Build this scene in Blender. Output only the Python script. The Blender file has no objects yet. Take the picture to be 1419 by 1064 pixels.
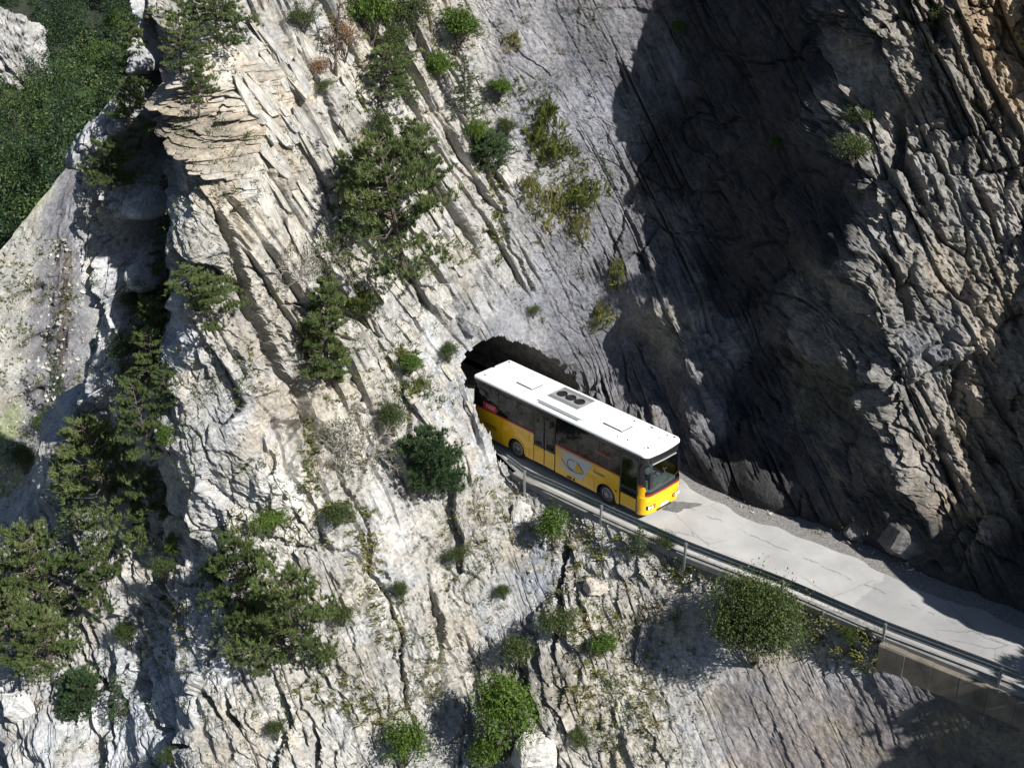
import bpy, bmesh, math, random, time
import numpy as np
from mathutils import Vector, Matrix
from mathutils.bvhtree import BVHTree

T0 = time.time()
SC = bpy.context.scene
COL = SC.collection
R = math.radians

# ------------------------------------------------------------------ camera, sky, sun, exposure
CAM = np.array([1.8433, -56.2391, 31.5313])
PITCH = R(27.0718)
FPX = 1900.0
cd = bpy.data.cameras.new('camera'); cam = bpy.data.objects.new('camera', cd); COL.objects.link(cam)
cam.location = CAM; cam.rotation_euler = (R(90) - PITCH, 0, 0)
cd.sensor_width = 36; cd.lens = FPX / 1419 * 36; cd.clip_start = .5; cd.clip_end = 2000
SC.camera = cam

SUN_EL = R(41); SUN_AZ = R(-41)          # azimuth measured from +X towards +Y
SUN = np.array([math.cos(SUN_EL) * math.cos(SUN_AZ), math.cos(SUN_EL) * math.sin(SUN_AZ), math.sin(SUN_EL)])
w = bpy.data.worlds.new('World'); SC.world = w; w.use_nodes = True
nt = w.node_tree; nt.nodes.clear()
sky = nt.nodes.new('ShaderNodeTexSky'); sky.sky_type = 'NISHITA'; sky.sun_disc = False
sky.sun_elevation = SUN_EL; sky.sun_rotation = R(90) - SUN_AZ; sky.altitude = 1200
bg = nt.nodes.new('ShaderNodeBackground'); bg.inputs['Strength'].default_value = .05
wo = nt.nodes.new('ShaderNodeOutputWorld')
nt.links.new(sky.outputs[0], bg.inputs[0]); nt.links.new(bg.outputs[0], wo.inputs[0])
sl = bpy.data.lights.new('sun', 'SUN'); sl.energy = 4.6; sl.angle = R(.53); sl.color = (1, .965, .905)
so = bpy.data.objects.new('sun', sl); COL.objects.link(so)
so.rotation_euler = Vector(-SUN).to_track_quat('-Z', 'Y').to_euler()
SC.view_settings.view_transform = 'Standard'; SC.view_settings.look = 'None'
SC.view_settings.exposure = .92; SC.view_settings.gamma = 1
SC.view_settings.use_curve_mapping = False
SC.cycles.max_bounces = 5; SC.cycles.transparent_max_bounces = 8

# ------------------------------------------------------------------ pixel <-> world helpers
SP, CP = math.sin(PITCH), math.cos(PITCH)
def ray(u, v):
    a = (u - 709.5) / FPX; b = (532 - v) / FPX
    return np.array([a, b * SP + CP, b * CP - SP])
def atY(u, v, Y):
    d = ray(u, v); return CAM + d * ((Y - CAM[1]) / d[1])
def atZ(u, v, z=0.):
    d = ray(u, v); return CAM + d * ((z - CAM[2]) / d[2])
def project(P):
    d = P - CAM
    zc = d[..., 1] * CP - d[..., 2] * SP
    yc = d[..., 1] * SP + d[..., 2] * CP
    return 709.5 + FPX * d[..., 0] / zc, 532 - FPX * yc / zc

# ------------------------------------------------------------------ noise in numpy
_rng = np.random.default_rng(7)
_PERM = np.concatenate([_rng.permutation(256)] * 2).astype(np.int32)
_VAL = _rng.random(256) * 2 - 1
def vnoise(p):
    i = np.floor(p).astype(np.int32); f = p - i
    f = f * f * f * (f * (f * 6 - 15) + 10)
    i &= 255
    x0, y0, z0 = i[:, 0], i[:, 1], i[:, 2]
    x1, y1, z1 = (x0 + 1) & 255, (y0 + 1) & 255, (z0 + 1) & 255
    a0, a1 = _PERM[x0], _PERM[x1]
    b00, b01, b10, b11 = _PERM[a0 + y0], _PERM[a0 + y1], _PERM[a1 + y0], _PERM[a1 + y1]
    g = lambda b, z: _VAL[_PERM[b + z]]
    fx, fy, fz = f[:, 0], f[:, 1], f[:, 2]
    l = lambda a, b, t: a + (b - a) * t
    return l(l(l(g(b00, z0), g(b10, z0), fx), l(g(b01, z0), g(b11, z0), fx), fy),
             l(l(g(b00, z1), g(b10, z1), fx), l(g(b01, z1), g(b11, z1), fx), fy), fz)
def fbm(p, octv=4, gain=.5, ridged=False):
    s = 0; a = 1; tot = 0
    for k in range(octv):
        n = vnoise(p * 2.03 ** k + 17.3 * k)
        if ridged: n = 1 - 2 * np.abs(n)
        s = s + a * n; tot += a; a *= gain
    return s / tot
def _h(i, j, k):
    n = (i * 374761393 + j * 668265263 + k * 974634721) & 0xffffffff
    n = ((n ^ (n >> 13)) * 1274126177) & 0xffffffff
    n = n ^ (n >> 16)
    return (n & 0xffff) / 65535.0
def voronoi(x, y, seed=0, jit=.9):
    ix = np.floor(x).astype(np.int64); iy = np.floor(y).astype(np.int64)
    F1 = np.full(len(x), 9.); F2 = np.full(len(x), 9.)
    ci = ix.copy(); cj = iy.copy(); DX = np.zeros(len(x)); DY = np.zeros(len(x))
    for a in (-1, 0, 1):
        for b in (-1, 0, 1):
            I, J = ix + a, iy + b
            dx = I + .5 + (_h(I, J, seed) - .5) * jit - x
            dy = J + .5 + (_h(I, J, seed + 1) - .5) * jit - y
            d = np.sqrt(dx * dx + dy * dy)
            m = d < F1
            F2 = np.where(m, F1, np.minimum(F2, d)); F1 = np.where(m, d, F1)
            ci = np.where(m, I, ci); cj = np.where(m, J, cj); DX = np.where(m, dx, DX); DY = np.where(m, dy, DY)
    return F1, F2, _h(ci, cj, seed + 2), _h(ci, cj, seed + 3), _h(ci, cj, seed + 4), -DX, -DY
def sstep(a, b, x):
    t = np.clip((x - a) / (b - a), 0, 1); return t * t * (3 - 2 * t)

# ------------------------------------------------------------------ object helpers
def link(name, me, mat=None, parent=None):
    o = bpy.data.objects.new(name, me); COL.objects.link(o)
    if mat is not None:
        for m in (mat if isinstance(mat, (list, tuple)) else [mat]): me.materials.append(m)
    if parent is not None: o.parent = parent
    return o
def tag(o, label=None, cat=None, group=None, kind=None):
    if label: o['label'] = label
    if cat: o['category'] = cat
    if group: o['group'] = group
    if kind: o['kind'] = kind
    return o
def empty(name, loc=(0, 0, 0), rz=0, scale=1):
    o = bpy.data.objects.new(name, None); COL.objects.link(o); o.empty_display_size = .3
    o.location = loc; o.rotation_euler = (0, 0, rz); o.scale = (scale,) * 3 if not hasattr(scale, '__len__') else scale
    return o
def mesh_np(name, V, F, smooth=False, cols=None, mats=None):
    """V (n,3); F (m,3) or (m,4) int array, or list of faces"""
    me = bpy.data.meshes.new(name)
    V = np.asarray(V, dtype=np.float32)
    if isinstance(F, np.ndarray):
        k = F.shape[1]; n = len(F)
        me.vertices.add(len(V)); me.vertices.foreach_set('co', V.ravel())
        me.loops.add(n * k); me.loops.foreach_set('vertex_index', F.astype(np.int32).ravel())
        me.polygons.add(n); me.polygons.foreach_set('loop_start', np.arange(0, n * k, k, dtype=np.int32))
        if mats is not None: me.polygons.foreach_set('material_index', np.asarray(mats, dtype=np.int32))
        me.update(calc_edges=True)
    else:
        me.from_pydata([tuple(map(float, v)) for v in V], [], F); me.update()
    if cols is not None:
        for an, arr in cols.items():
            at = me.attributes.new(an, 'FLOAT_COLOR', 'POINT')
            c = np.ones((len(V), 4), dtype=np.float32); c[:, :np.shape(arr)[1]] = arr
            at.data.foreach_set('color', c.ravel())
    me.polygons.foreach_set('use_smooth', np.full(len(me.polygons), smooth, dtype=bool))
    return me

class MB:
    """collects shapes into one mesh"""
    def __init__(s): s.v = []; s.f = []; s.m = []
    def add(s, V, F, m=0):
        b = len(s.v); s.v += [tuple(map(float, p)) for p in V]
        s.f += [tuple(i + b for i in f) for f in F]; s.m += [m] * len(F)
    def box(s, lo, hi, m=0, bev=0.):
        x0, y0, z0 = lo; x1, y1, z1 = hi
        if bev <= 0:
            V = [(x0, y0, z0), (x1, y0, z0), (x1, y1, z0), (x0, y1, z0), (x0, y0, z1), (x1, y0, z1), (x1, y1, z1), (x0, y1, z1)]
            s.add(V, [(3, 2, 1, 0), (4, 5, 6, 7), (0, 1, 5, 4), (1, 2, 6, 5), (2, 3, 7, 6), (3, 0, 4, 7)], m)
        else:
            bm = bmesh.new(); bmesh.ops.create_cube(bm, size=1)
            for v in bm.verts:
                v.co = Vector(((x0 + x1) / 2 + v.co.x * (x1 - x0), (y0 + y1) / 2 + v.co.y * (y1 - y0), (z0 + z1) / 2 + v.co.z * (z1 - z0)))
            bmesh.ops.bevel(bm, geom=bm.edges[:], offset=bev, segments=2, affect='EDGES', profile=.6)
            bm.verts.index_update()
            s.add([v.co for v in bm.verts], [[v.index for v in f.verts] for f in bm.faces], m); bm.free()
    def tube(s, pts, rad, n=6, m=0, caps=True):
        pts = [Vector(p) for p in pts]; rings = []
        rad = rad if hasattr(rad, '__len__') else [rad] * len(pts)
        up0 = None
        for i, p in enumerate(pts):
            t = (pts[min(i + 1, len(pts) - 1)] - pts[max(i - 1, 0)]).normalized()
            a = Vector((0, 0, 1)) if abs(t.z) < .9 else Vector((1, 0, 0))
            x = t.cross(a).normalized(); y = t.cross(x)
            rings.append([p + (x * math.cos(k * 2 * math.pi / n) + y * math.sin(k * 2 * math.pi / n)) * rad[i] for k in range(n)])
        V = [q for r in rings for q in r]; F = []
        for i in range(len(pts) - 1):
            for k in range(n):
                F.append((i * n + k, i * n + (k + 1) % n, (i + 1) * n + (k + 1) % n, (i + 1) * n + k))
        if caps: F += [tuple(range(n - 1, -1, -1)), tuple((len(pts) - 1) * n + k for k in range(n))]
        s.add(V, F, m)
    def cyl(s, c, axis, r, h, n=24, m=0, r2=None):
        c = Vector(c); a = Vector(axis).normalized(); r2 = r if r2 is None else r2
        q = a.to_track_quat('Z', 'Y'); V = []; F = []
        for k in range(n):
            t = 2 * math.pi * k / n
            V.append(c + q @ Vector((math.cos(t) * r, math.sin(t) * r, -h / 2)))
        for k in range(n):
            t = 2 * math.pi * k / n
            V.append(c + q @ Vector((math.cos(t) * r2, math.sin(t) * r2, h / 2)))
        F = [(k, (k + 1) % n, n + (k + 1) % n, n + k) for k in range(n)]
        F += [tuple(range(n - 1, -1, -1)), tuple(range(n, 2 * n))]
        s.add(V, F, m)
    def lathe(s, c, axis, prof, n=28, m=0):
        c = Vector(c); q = Vector(axis).normalized().to_track_quat('Z', 'Y'); V = []; F = []
        for (r, h) in prof:
            for k in range(n):
                t = 2 * math.pi * k / n; V.append(c + q @ Vector((math.cos(t) * r, math.sin(t) * r, h)))
        for i in range(len(prof) - 1):
            for k in range(n): F.append((i * n + k, i * n + (k + 1) % n, (i + 1) * n + (k + 1) % n, (i + 1) * n + k))
        s.add(V, F, m)
    def build(s, name, mat, parent=None, smooth=False):
        me = bpy.data.meshes.new(name); me.from_pydata(s.v, [], s.f)
        me.polygons.foreach_set('material_index', s.m)
        if smooth:
            me.polygons.foreach_set('use_smooth', np.ones(len(me.polygons), dtype=bool))
        me.update()
        o = link(name, me, mat, parent)
        if smooth:
            try: me.set_sharp_from_angle(angle=R(smooth if smooth > 1 else 35))
            except Exception: pass
        return o

# ------------------------------------------------------------------ materials
def nodes(name):
    m = bpy.data.materials.new(name); m.use_nodes = True; n = m.node_tree; n.nodes.clear()
    out = n.nodes.new('ShaderNodeOutputMaterial')
    return m, n, out
def N(n, t, **kw):
    o = n.nodes.new(t)
    for k, v in kw.items():
        if k in o.inputs: o.inputs[k].default_value = v
        else: setattr(o, k, v)
    return o
def simple(name, col, rough=.5, metal=0, spec=.5, noise=0, nscale=20, coat=0, trans=0, bump=0):
    m, n, out = nodes(name)
    b = N(n, 'ShaderNodeBsdfPrincipled'); b.inputs['Base Color'].default_value = (*col, 1)
    b.inputs['Roughness'].default_value = rough; b.inputs['Metallic'].default_value = metal
    b.inputs['Specular IOR Level'].default_value = spec; b.inputs['Coat Weight'].default_value = coat
    b.inputs['Transmission Weight'].default_value = trans
    if noise or bump:
        tc = N(n, 'ShaderNodeTexCoord'); nz = N(n, 'ShaderNodeTexNoise'); nz.inputs['Scale'].default_value = nscale
        nz.inputs['Detail'].default_value = 6; n.links.new(tc.outputs['Object'], nz.inputs['Vector'])
        if noise:
            mp = N(n, 'ShaderNodeMapRange'); mp.inputs[3].default_value = 1 - noise; mp.inputs[4].default_value = 1 + noise
            mp.inputs[1].default_value = .3; mp.inputs[2].default_value = .7
            n.links.new(nz.outputs[0], mp.inputs[0])
            mx = N(n, 'ShaderNodeMix', data_type='RGBA', blend_type='MULTIPLY'); mx.inputs[0].default_value = 1
            mx.inputs[6].default_value = (*col, 1); n.links.new(mp.outputs[0], mx.inputs[7])
            n.links.new(mx.outputs[2], b.inputs['Base Color'])
        if bump:
            bp = N(n, 'ShaderNodeBump'); bp.inputs['Strength'].default_value = bump; bp.inputs['Distance'].default_value = .02
            n.links.new(nz.outputs[0], bp.inputs['Height']); n.links.new(bp.outputs[0], b.inputs['Normal'])
    n.links.new(b.outputs[0], out.inputs[0])
    return m

def rock_material(name, tdir=(.485, -.2, -.875)):
    """attribute 'tint' = rock albedo; fine grain, bed striations and speckle on top"""
    m, n, out = nodes(name); L = n.links.new
    b = N(n, 'ShaderNodeBsdfPrincipled'); b.inputs['Roughness'].default_value = .82; b.inputs['Specular IOR Level'].default_value = .25
    at = N(n, 'ShaderNodeAttribute'); at.attribute_name = 'tint'
    tc = N(n, 'ShaderNodeTexCoord')
    # coordinates stretched along the bedding direction
    t = Vector(tdir).normalized(); q = t.to_track_quat('Z', 'Y').inverted().to_euler()
    mp = N(n, 'ShaderNodeMapping'); mp.inputs['Rotation'].default_value = q; mp.inputs['Scale'].default_value = (1, 1, .09)
    L(tc.outputs['Object'], mp.inputs['Vector'])
    def noise(scale, det, rough, src, dist=0):
        z = N(n, 'ShaderNodeTexNoise'); z.inputs['Scale'].default_value = scale; z.inputs['Detail'].default_value = det
        z.inputs['Roughness'].default_value = rough; z.inputs['Distortion'].default_value = dist
        L(src, z.inputs['Vector']); return z
    def rng(src, a, b_, c, d):
        r = N(n, 'ShaderNodeMapRange'); r.inputs[1].default_value = a; r.inputs[2].default_value = b_; r.inputs[3].default_value = c; r.inputs[4].default_value = d
        L(src, r.inputs[0]); return r.outputs[0]
    def mul(a, f):
        x = N(n, 'ShaderNodeMix', data_type='RGBA', blend_type='MULTIPLY'); x.inputs[0].default_value = 1
        L(a, x.inputs[6]); L(f, x.inputs[7]); return x.outputs[2]
    st = noise(2.2, 9, .68, mp.outputs[0], .3)
    gr = noise(5, 10, .72, tc.outputs['Object'])
    big = noise(.35, 5, .6, tc.outputs['Object'], .5)
    stm = N(n, 'ShaderNodeMix', data_type='FLOAT'); stm.inputs[2].default_value = .5
    L(at.outputs['Alpha'], stm.inputs[0]); L(st.outputs[0], stm.inputs[3]); sto = stm.outputs[0]
    c = mul(at.outputs['Color'], rng(sto, .3, .7, .68, 1.32))
    c = mul(c, rng(gr.outputs[0], .3, .7, .5, 1.45))
    c = mul(c, rng(big.outputs[0], .3, .7, .72, 1.25))
    # rusty / warm weathering
    mx = N(n, 'ShaderNodeMix', data_type='RGBA', blend_type='MULTIPLY'); mx.inputs[7].default_value = (1.0, .86, .66, 1)
    wz = noise(.6, 7, .65, mp.outputs[0], .4)
    L(rng(wz.outputs[0], .55, .72, 0, .75), mx.inputs[0]); L(c, mx.inputs[6]); c = mx.outputs[2]
    # bluish-grey film
    my = N(n, 'ShaderNodeMix', data_type='RGBA', blend_type='MULTIPLY'); my.inputs[7].default_value = (.80, .86, .97, 1)
    bz = noise(.8, 6, .6, tc.outputs['Object'], .8)
    L(rng(bz.outputs[0], .52, .68, 0, .8), my.inputs[0]); L(c, my.inputs[6]); c = my.outputs[2]
    # dark lichen specks
    sp = noise(14, 5, .75, tc.outputs['Object'])
    mz = N(n, 'ShaderNodeMix', data_type='RGBA', blend_type='MULTIPLY'); mz.inputs[7].default_value = (.34, .34, .33, 1)
    L(rng(sp.outputs[0], .60, .68, 0, .8), mz.inputs[0]); L(c, mz.inputs[6]); c = mz.outputs[2]
    L(c, b.inputs['Base Color'])
    ad = N(n, 'ShaderNodeMath', operation='ADD'); L(sto, ad.inputs[0]); L(gr.outputs[0], ad.inputs[1])
    bp = N(n, 'ShaderNodeBump'); bp.inputs['Strength'].default_value = .9; bp.inputs['Distance'].default_value = .10
    L(ad.outputs[0], bp.inputs['Height']); L(bp.outputs[0], b.inputs['Normal'])
    L(b.outputs[0], out.inputs[0])
    return m

def leaf_material(name, c1, c2, c3, trans=.3):
    m, n, out = nodes(name); L = n.links.new
    at = N(n, 'ShaderNodeAttribute'); at.attribute_name = 'tone'
    sep = N(n, 'ShaderNodeSeparateColor'); L(at.outputs['Color'], sep.inputs[0])
    oi = N(n, 'ShaderNodeObjectInfo')
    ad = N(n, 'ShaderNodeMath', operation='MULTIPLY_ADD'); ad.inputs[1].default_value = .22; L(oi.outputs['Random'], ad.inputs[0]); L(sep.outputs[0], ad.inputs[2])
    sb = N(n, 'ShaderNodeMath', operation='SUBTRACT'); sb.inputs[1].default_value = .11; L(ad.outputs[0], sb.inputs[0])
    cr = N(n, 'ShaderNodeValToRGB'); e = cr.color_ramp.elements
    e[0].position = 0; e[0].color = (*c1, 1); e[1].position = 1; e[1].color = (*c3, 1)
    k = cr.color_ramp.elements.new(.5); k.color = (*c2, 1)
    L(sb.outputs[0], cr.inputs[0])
    d = N(n, 'ShaderNodeBsdfPrincipled'); d.inputs['Roughness'].default_value = .55; d.inputs['Specular IOR Level'].default_value = .3
    L(cr.outputs[0], d.inputs['Base Color'])
    tr = N(n, 'ShaderNodeBsdfTranslucent'); L(cr.outputs[0], tr.inputs[0])
    mx = N(n, 'ShaderNodeMixShader'); mx.inputs[0].default_value = trans
    L(d.outputs[0], mx.inputs[1]); L(tr.outputs[0], mx.inputs[2]); L(mx.outputs[0], out.inputs[0])
    return m
# ------------------------------------------------------------------ road edges (points on z = 0)
FAR_PX = [(945, 655), (1000, 683), (1050, 704), (1142, 729), (1226, 768), (1291, 802), (1419, 850), (1560, 898)]
NEAR_PX = [(690, 630), (715, 655), (760, 681), (830, 715), (940, 765), (1088, 822), (1228, 881), (1400, 950), (1560, 1012)]
far = [atZ(*p)[:2] for p in FAR_PX]; near = [atZ(*p)[:2] for p in NEAR_PX]
far = [(-12.5, 19.0), (2.9, 4.1), (4.6, 2.3), (6.4, .1)] + [tuple(p) for p in far]
near = [(-16.5, 17.0), (-1.0, .55)] + [tuple(p) for p in near]
far = np.array(far); near = np.array(near)
Yfar = lambda X: np.interp(X, far[:, 0], far[:, 1])
Ynear = lambda X: np.interp(X, near[:, 0], near[:, 1])

# ------------------------------------------------------------------ relief: survey points (pixel, distance)
SHARED = [  # limestone spur and everything left of the road
 (100,-150,10),(250,-150,8),(60,100,9),(80,350,6),(400,-150,6),(560,-150,8.5),
 (205,20,6.5),(215,110,4.5),(222,60,5.5),(226,200,2.5),(230,300,1),(228,420,-.5),(222,520,-1.6),(200,560,-1.0),(140,560,1.2),(90,560,2.2),
 (252,40,4),(262,110,1.2),(258,180,.2),(258,250,-2),(262,330,-3.2),(250,400,-3.4),(246,470,-4.2),(238,540,-4.6),(236,600,-4.8),
 (330,40,2),(300,100,-.3),(330,130,.3),(400,20,3.2),(400,100,1.2),(480,60,4),(550,20,6.2),(640,-20,8),(650,40,7.4),
 (300,200,-1.2),(300,250,-2.6),(350,300,-2.2),(400,200,.2),(450,200,1.2),(500,130,3.2),(560,150,4.2),(620,180,5),(600,250,3.2),(560,300,1.8),(480,320,-.2),
 (300,330,-3.4),(330,400,-3.6),(400,400,-2.6),(450,430,-1.8),(520,420,-.4),(600,380,1.2),(640,420,1.8),(640,500,1.0),(600,480,-.3),
 (300,480,-5),(280,560,-5.4),(300,640,-6.3),(360,560,-5.0),(420,560,-3.8),(390,660,-6.9),(420,690,-6.8),(330,690,-6.7),
 (450,600,-4.4),(500,500,-1.6),(520,600,-3.6),(600,580,-2.1),(600,660,-4.0),(655,570,-.9),(672,600,-1.7),(650,640,-3.0),(540,690,-5.3),(480,660,-5.4),
 (690,660,-3.4),(650,700,-5.0),(600,720,-5.8),(690,720,-5.9),
 (450,740,-7.6),(520,780,-7.9),(380,760,-7.4),(300,760,-6.4),(280,720,-5.8),(240,700,-4.0),(225,650,-2.5),(200,620,-.8),(150,600,.8),(110,610,1.6),(80,650,1.2),(75,700,.6),
 (100,740,-.6),(150,740,-1.6),(200,760,-3.4),(250,780,-5.6),(210,850,-6.2),(260,880,-8.6),(150,850,-4.6),(100,830,-3),(50,790,-1),(10,770,.8),(-40,800,1.5),
 (60,900,-4.2),(0,900,-2.8),(-60,950,-2),(20,970,-6.4),(80,960,-6.4),(150,950,-6.8),(0,1064,-9),(100,1064,-10),(-100,1100,-8),(180,1000,-8.6),(200,1064,-11),
 (300,850,-8.8),(380,900,-10.2),(260,950,-10.6),(330,980,-12),(300,1064,-13.4),(400,1000,-12.2),(420,1064,-13.6),(450,900,-10.6),(520,860,-9.6),(500,960,-11.8),(540,1064,-14),(300,1200,-15.5),(0,1200,-11.5),(600,1200,-15.4),
 (600,800,-7.8),(640,860,-9.0),(590,900,-10.3),(640,930,-10.0),(600,1000,-12.4),(650,1000,-11.6),(690,860,-8.9),(690,780,-7.3),(640,1064,-13.2)]
UPPER = [  # wall above the road
 (690,467,1.6),(660,474,1.6),(720,470,1.9),(745,482,2.2),(775,505,2.8),(800,530,3.1),(690,430,2.2),(740,430,2.9),
 (690,300,4.3),(690,200,5.4),(700,100,6.6),(720,0,7.8),(760,380,4.0),(780,250,5.4),(790,120,6.8),(800,-20,8.2),(740,-150,9.5),(760,-300,11),
 (830,460,3.2),(860,540,1.6),(830,400,3.9),(850,300,5.0),(860,180,6.2),(860,60,7.4),(830,520,2.6),(880,440,3.0),(890,380,3.7),(905,510,1.6),(925,560,.2),(940,600,-1.0),(955,640,-2.6),
 (925,430,1.3),(985,470,-.4),(940,500,-.6),(960,560,-1.8),(975,600,-2.9),(905,470,2.4),(940,360,3.6),(930,200,5.8),(930,60,7.2),(920,-60,8.4),
 (1010,400,2.0),(1000,300,3.2),(1000,200,4.3),(1000,60,5.6),(1010,540,-1.0),(1010,620,-3.3),(1060,500,-1.4),(1060,380,.3),(1060,200,1.9),(1060,60,3.3),
 (1080,640,-5.3),(1110,560,-4.1),(1110,400,-1.7),(1110,200,-.1),(1110,50,1.9),(1160,660,-7.1),(1165,560,-5.7),(1155,400,-3.3),(1150,250,-1.9),(1150,80,.4),
 (1178,60,-1.2),(1182,160,-2.3),(1180,260,-4.2),(1174,340,-4.8),(1184,430,-6.0),(1215,520,-8.0),(1240,620,-9.2),(1265,690,-9.9),
 (1230,60,-2.3),(1230,200,-3.9),(1240,330,-5.7),(1250,440,-7.0),(1280,560,-8.9),(1300,650,-10.2),(1290,720,-10.8),(1250,730,-10.0),(1220,700,-9.0),
 (1310,30,-2.5),(1310,150,-3.8),(1330,300,-5.9),(1340,450,-7.4),(1350,580,-9.4),(1360,680,-10.7),(1330,745,-11.6),(1400,740,-12.2),(1290,770,-11.1),
 (1410,60,-3.0),(1400,200,-5.1),(1410,350,-6.6),(1415,500,-8.2),(1415,620,-9.9),(1419,700,-11.0),
 (1176,-100,-.4),(1230,-100,-1.4),(1330,-100,-2),(1419,-100,-2.6),(1120,-100,2.8),(1060,-100,4.2),(1000,-100,6.6),
 (1150,-170,2),(1250,-180,0),(1400,-180,-1),(1100,-240,6),(1300,-260,3),(1500,-200,0),(1700,-200,-1),
 (1480,100,-4.6),(1480,300,-6.6),(1480,500,-8.8),(1480,600,-10.2),(1480,700,-11.6),(1600,200,-6.2),(1600,0,-4.2),(1700,300,-7.6),(1700,0,-4.6)]
OFFR = [(24.2,-17.6,3.5),(24.2,-17.6,7.2),(26,-18.6,2),(26,-18.6,8),(29,-19.5,2),(29,-19.5,8.5),(23.0,-14.6,5),(25,-14.0,11),(28,-14.5,12),(32,-20,5),(32,-13,15)]
LOWER = [  # slope below the road
 (760,735,-6.3),(740,790,-7.9),(730,860,-9.2),(790,800,-8.6),(830,770,-8.0),(830,820,-9.4),(790,860,-10.5),(770,860,-9.9),(760,920,-11.6),(720,930,-10.9),(740,985,-12.8),(700,985,-12.0),(780,960,-12.7),(690,1050,-13.4),(730,1064,-14.2),
 (830,900,-11.5),(850,960,-12.9),(830,1040,-14.2),(880,860,-10.7),(900,800,-9.6),(900,920,-12.2),(900,1000,-14.0),(960,840,-11.0),(940,960,-13.3),(930,1064,-15.2),
 (1000,870,-12.1),(1040,880,-12.7),(1000,960,-13.8),(1060,940,-14.1),(1100,900,-13.6),(1020,1064,-15.6),(1130,960,-14.9),(1120,1064,-16.4),(1160,890,-14.2),(1200,930,-15.3),(1220,980,-16.0),(1220,1064,-17.0),
 (1260,960,-16.4),(1300,1000,-17.0),(1300,1064,-17.6),(1380,1020,-18.3),(1419,1064,-19.2),(1419,1000,-18.8),(1560,1100,-21.5),(1560,1040,-20.8),(900,1200,-17),(1200,1200,-19),(1500,1250,-23)]

def knots(lst): return np.array([[*atY(u, v, Y)] for (u, v, Y) in lst])
KS, KU, KL = knots(SHARED), np.vstack([knots(UPPER), np.array(OFFR)]), knots(LOWER)
xs = np.concatenate([np.arange(2.6, 8.6, 1.5), np.arange(9, 30, 1.6)])
KUe = np.array([[x, Yfar(x) + .05, z] for x in xs for z in (0, .9)])
KUe[1::2, 1] += .18
xl = np.arange(1.6, 30, 1.4)
KLe = np.array([[x, Ynear(x) - .12, -.02] for x in xl])
def linear_rbf(K, smooth=.02):
    X = K[:, [0, 2]]; D = np.sqrt(((X[:, None] - X[None]) ** 2).sum(-1) + .25)
    n = len(X); A = np.zeros((n + 3, n + 3)); A[:n, :n] = -D + np.eye(n) * smooth
    A[:n, n] = 1; A[:n, n + 1:] = X; A[n, :n] = 1; A[n + 1:, :n] = X.T
    c = np.linalg.solve(A, np.concatenate([K[:, 1], [0, 0, 0]]))
    def f(P):
        o = np.empty(len(P))
        for s in range(0, len(P), 40000):
            Q = P[s:s + 40000]; d = np.sqrt(((Q[:, None] - X[None]) ** 2).sum(-1) + .25)
            o[s:s + 40000] = -d @ c[:n] + c[n] + Q @ c[n + 1:]
        return o
    return f
fU = linear_rbf(np.vstack([KS, KU, KUe])); fL = linear_rbf(np.vstack([KS, KL, KLe]))

# coarse relief grid, sampled bilinearly
XLO, XHI, ZLO, ZHI = -27.5, 33.5, -16.5, 31.5
cx = np.arange(XLO - 1, XHI + 1, .26); cz = np.arange(ZLO - 1, ZHI + 1, .26)
CX, CZ = np.meshgrid(cx, cz); PP = np.c_[CX.ravel(), CZ.ravel()]
CU, CL = fU(PP).reshape(CX.shape), fL(PP).reshape(CX.shape)
def blur(a, r):
    for ax in (0, 1):
        p = [(0, 0), (0, 0)]; p[ax] = (r + 1, r); c = np.cumsum(np.pad(a, p, mode='edge'), axis=ax)
        n = a.shape[ax]
        hi = [slice(None)] * 2; lo = [slice(None)] * 2; hi[ax] = slice(2 * r + 1, 2 * r + 1 + n); lo[ax] = slice(0, n)
        a = (c[tuple(hi)] - c[tuple(lo)]) / (2 * r + 1)
    return a
def samp(A, X, Z):
    fx = (X - cx[0]) / .26; fz = (Z - cz[0]) / .26
    i = np.clip(fx.astype(int), 0, len(cx) - 2); j = np.clip(fz.astype(int), 0, len(cz) - 2)
    tx = fx - i; tz = fz - j
    return (A[j, i] * (1 - tx) + A[j, i + 1] * tx) * (1 - tz) + (A[j + 1, i] * (1 - tx) + A[j + 1, i + 1] * tx) * tz
# the mesh follows the bedding: s runs across the beds, t down them
SD, TD = np.array([.875, .485]), np.array([.485, -.875])
SSTEP, TSTEP = .055, .085
corners = np.array([(x, z) for x in (XLO, XHI) for z in (ZLO, ZHI)])
gs = np.arange((corners @ SD).min(), (corners @ SD).max(), SSTEP); gt = np.arange((corners @ TD).min(), (corners @ TD).max(), TSTEP)
NS, NT = len(gs), len(gt)
GS, GT = np.meshgrid(gs, gt); GS = GS.ravel(); GT = GT.ravel()
pw = np.c_[GS * .075, GT * .055, np.zeros(len(GS))]
wps = 1.3 * fbm(pw + 9, 2); wpt = .8 * fbm(pw + 33, 2)
GX = GS * SD[0] + GT * TD[0] + SD[0] * wps + TD[0] * wpt; GZ = GS * SD[1] + GT * TD[1] + SD[1] * wps + TD[1] * wpt
ok = (GX > XLO) & (GX < XHI) & (GZ > ZLO) & (GZ < ZHI)
keep_id = np.full(len(GS), -1); keep_id[ok] = np.arange(ok.sum())
gidx = keep_id.reshape(NT, NS)
S_, T_, GX, GZ = GS[ok], GT[ok], GX[ok], GZ[ok]
GZ = np.where(np.abs(GZ) < .012, .012, GZ)
print('grid', len(GX), round(time.time() - T0, 1))
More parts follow.
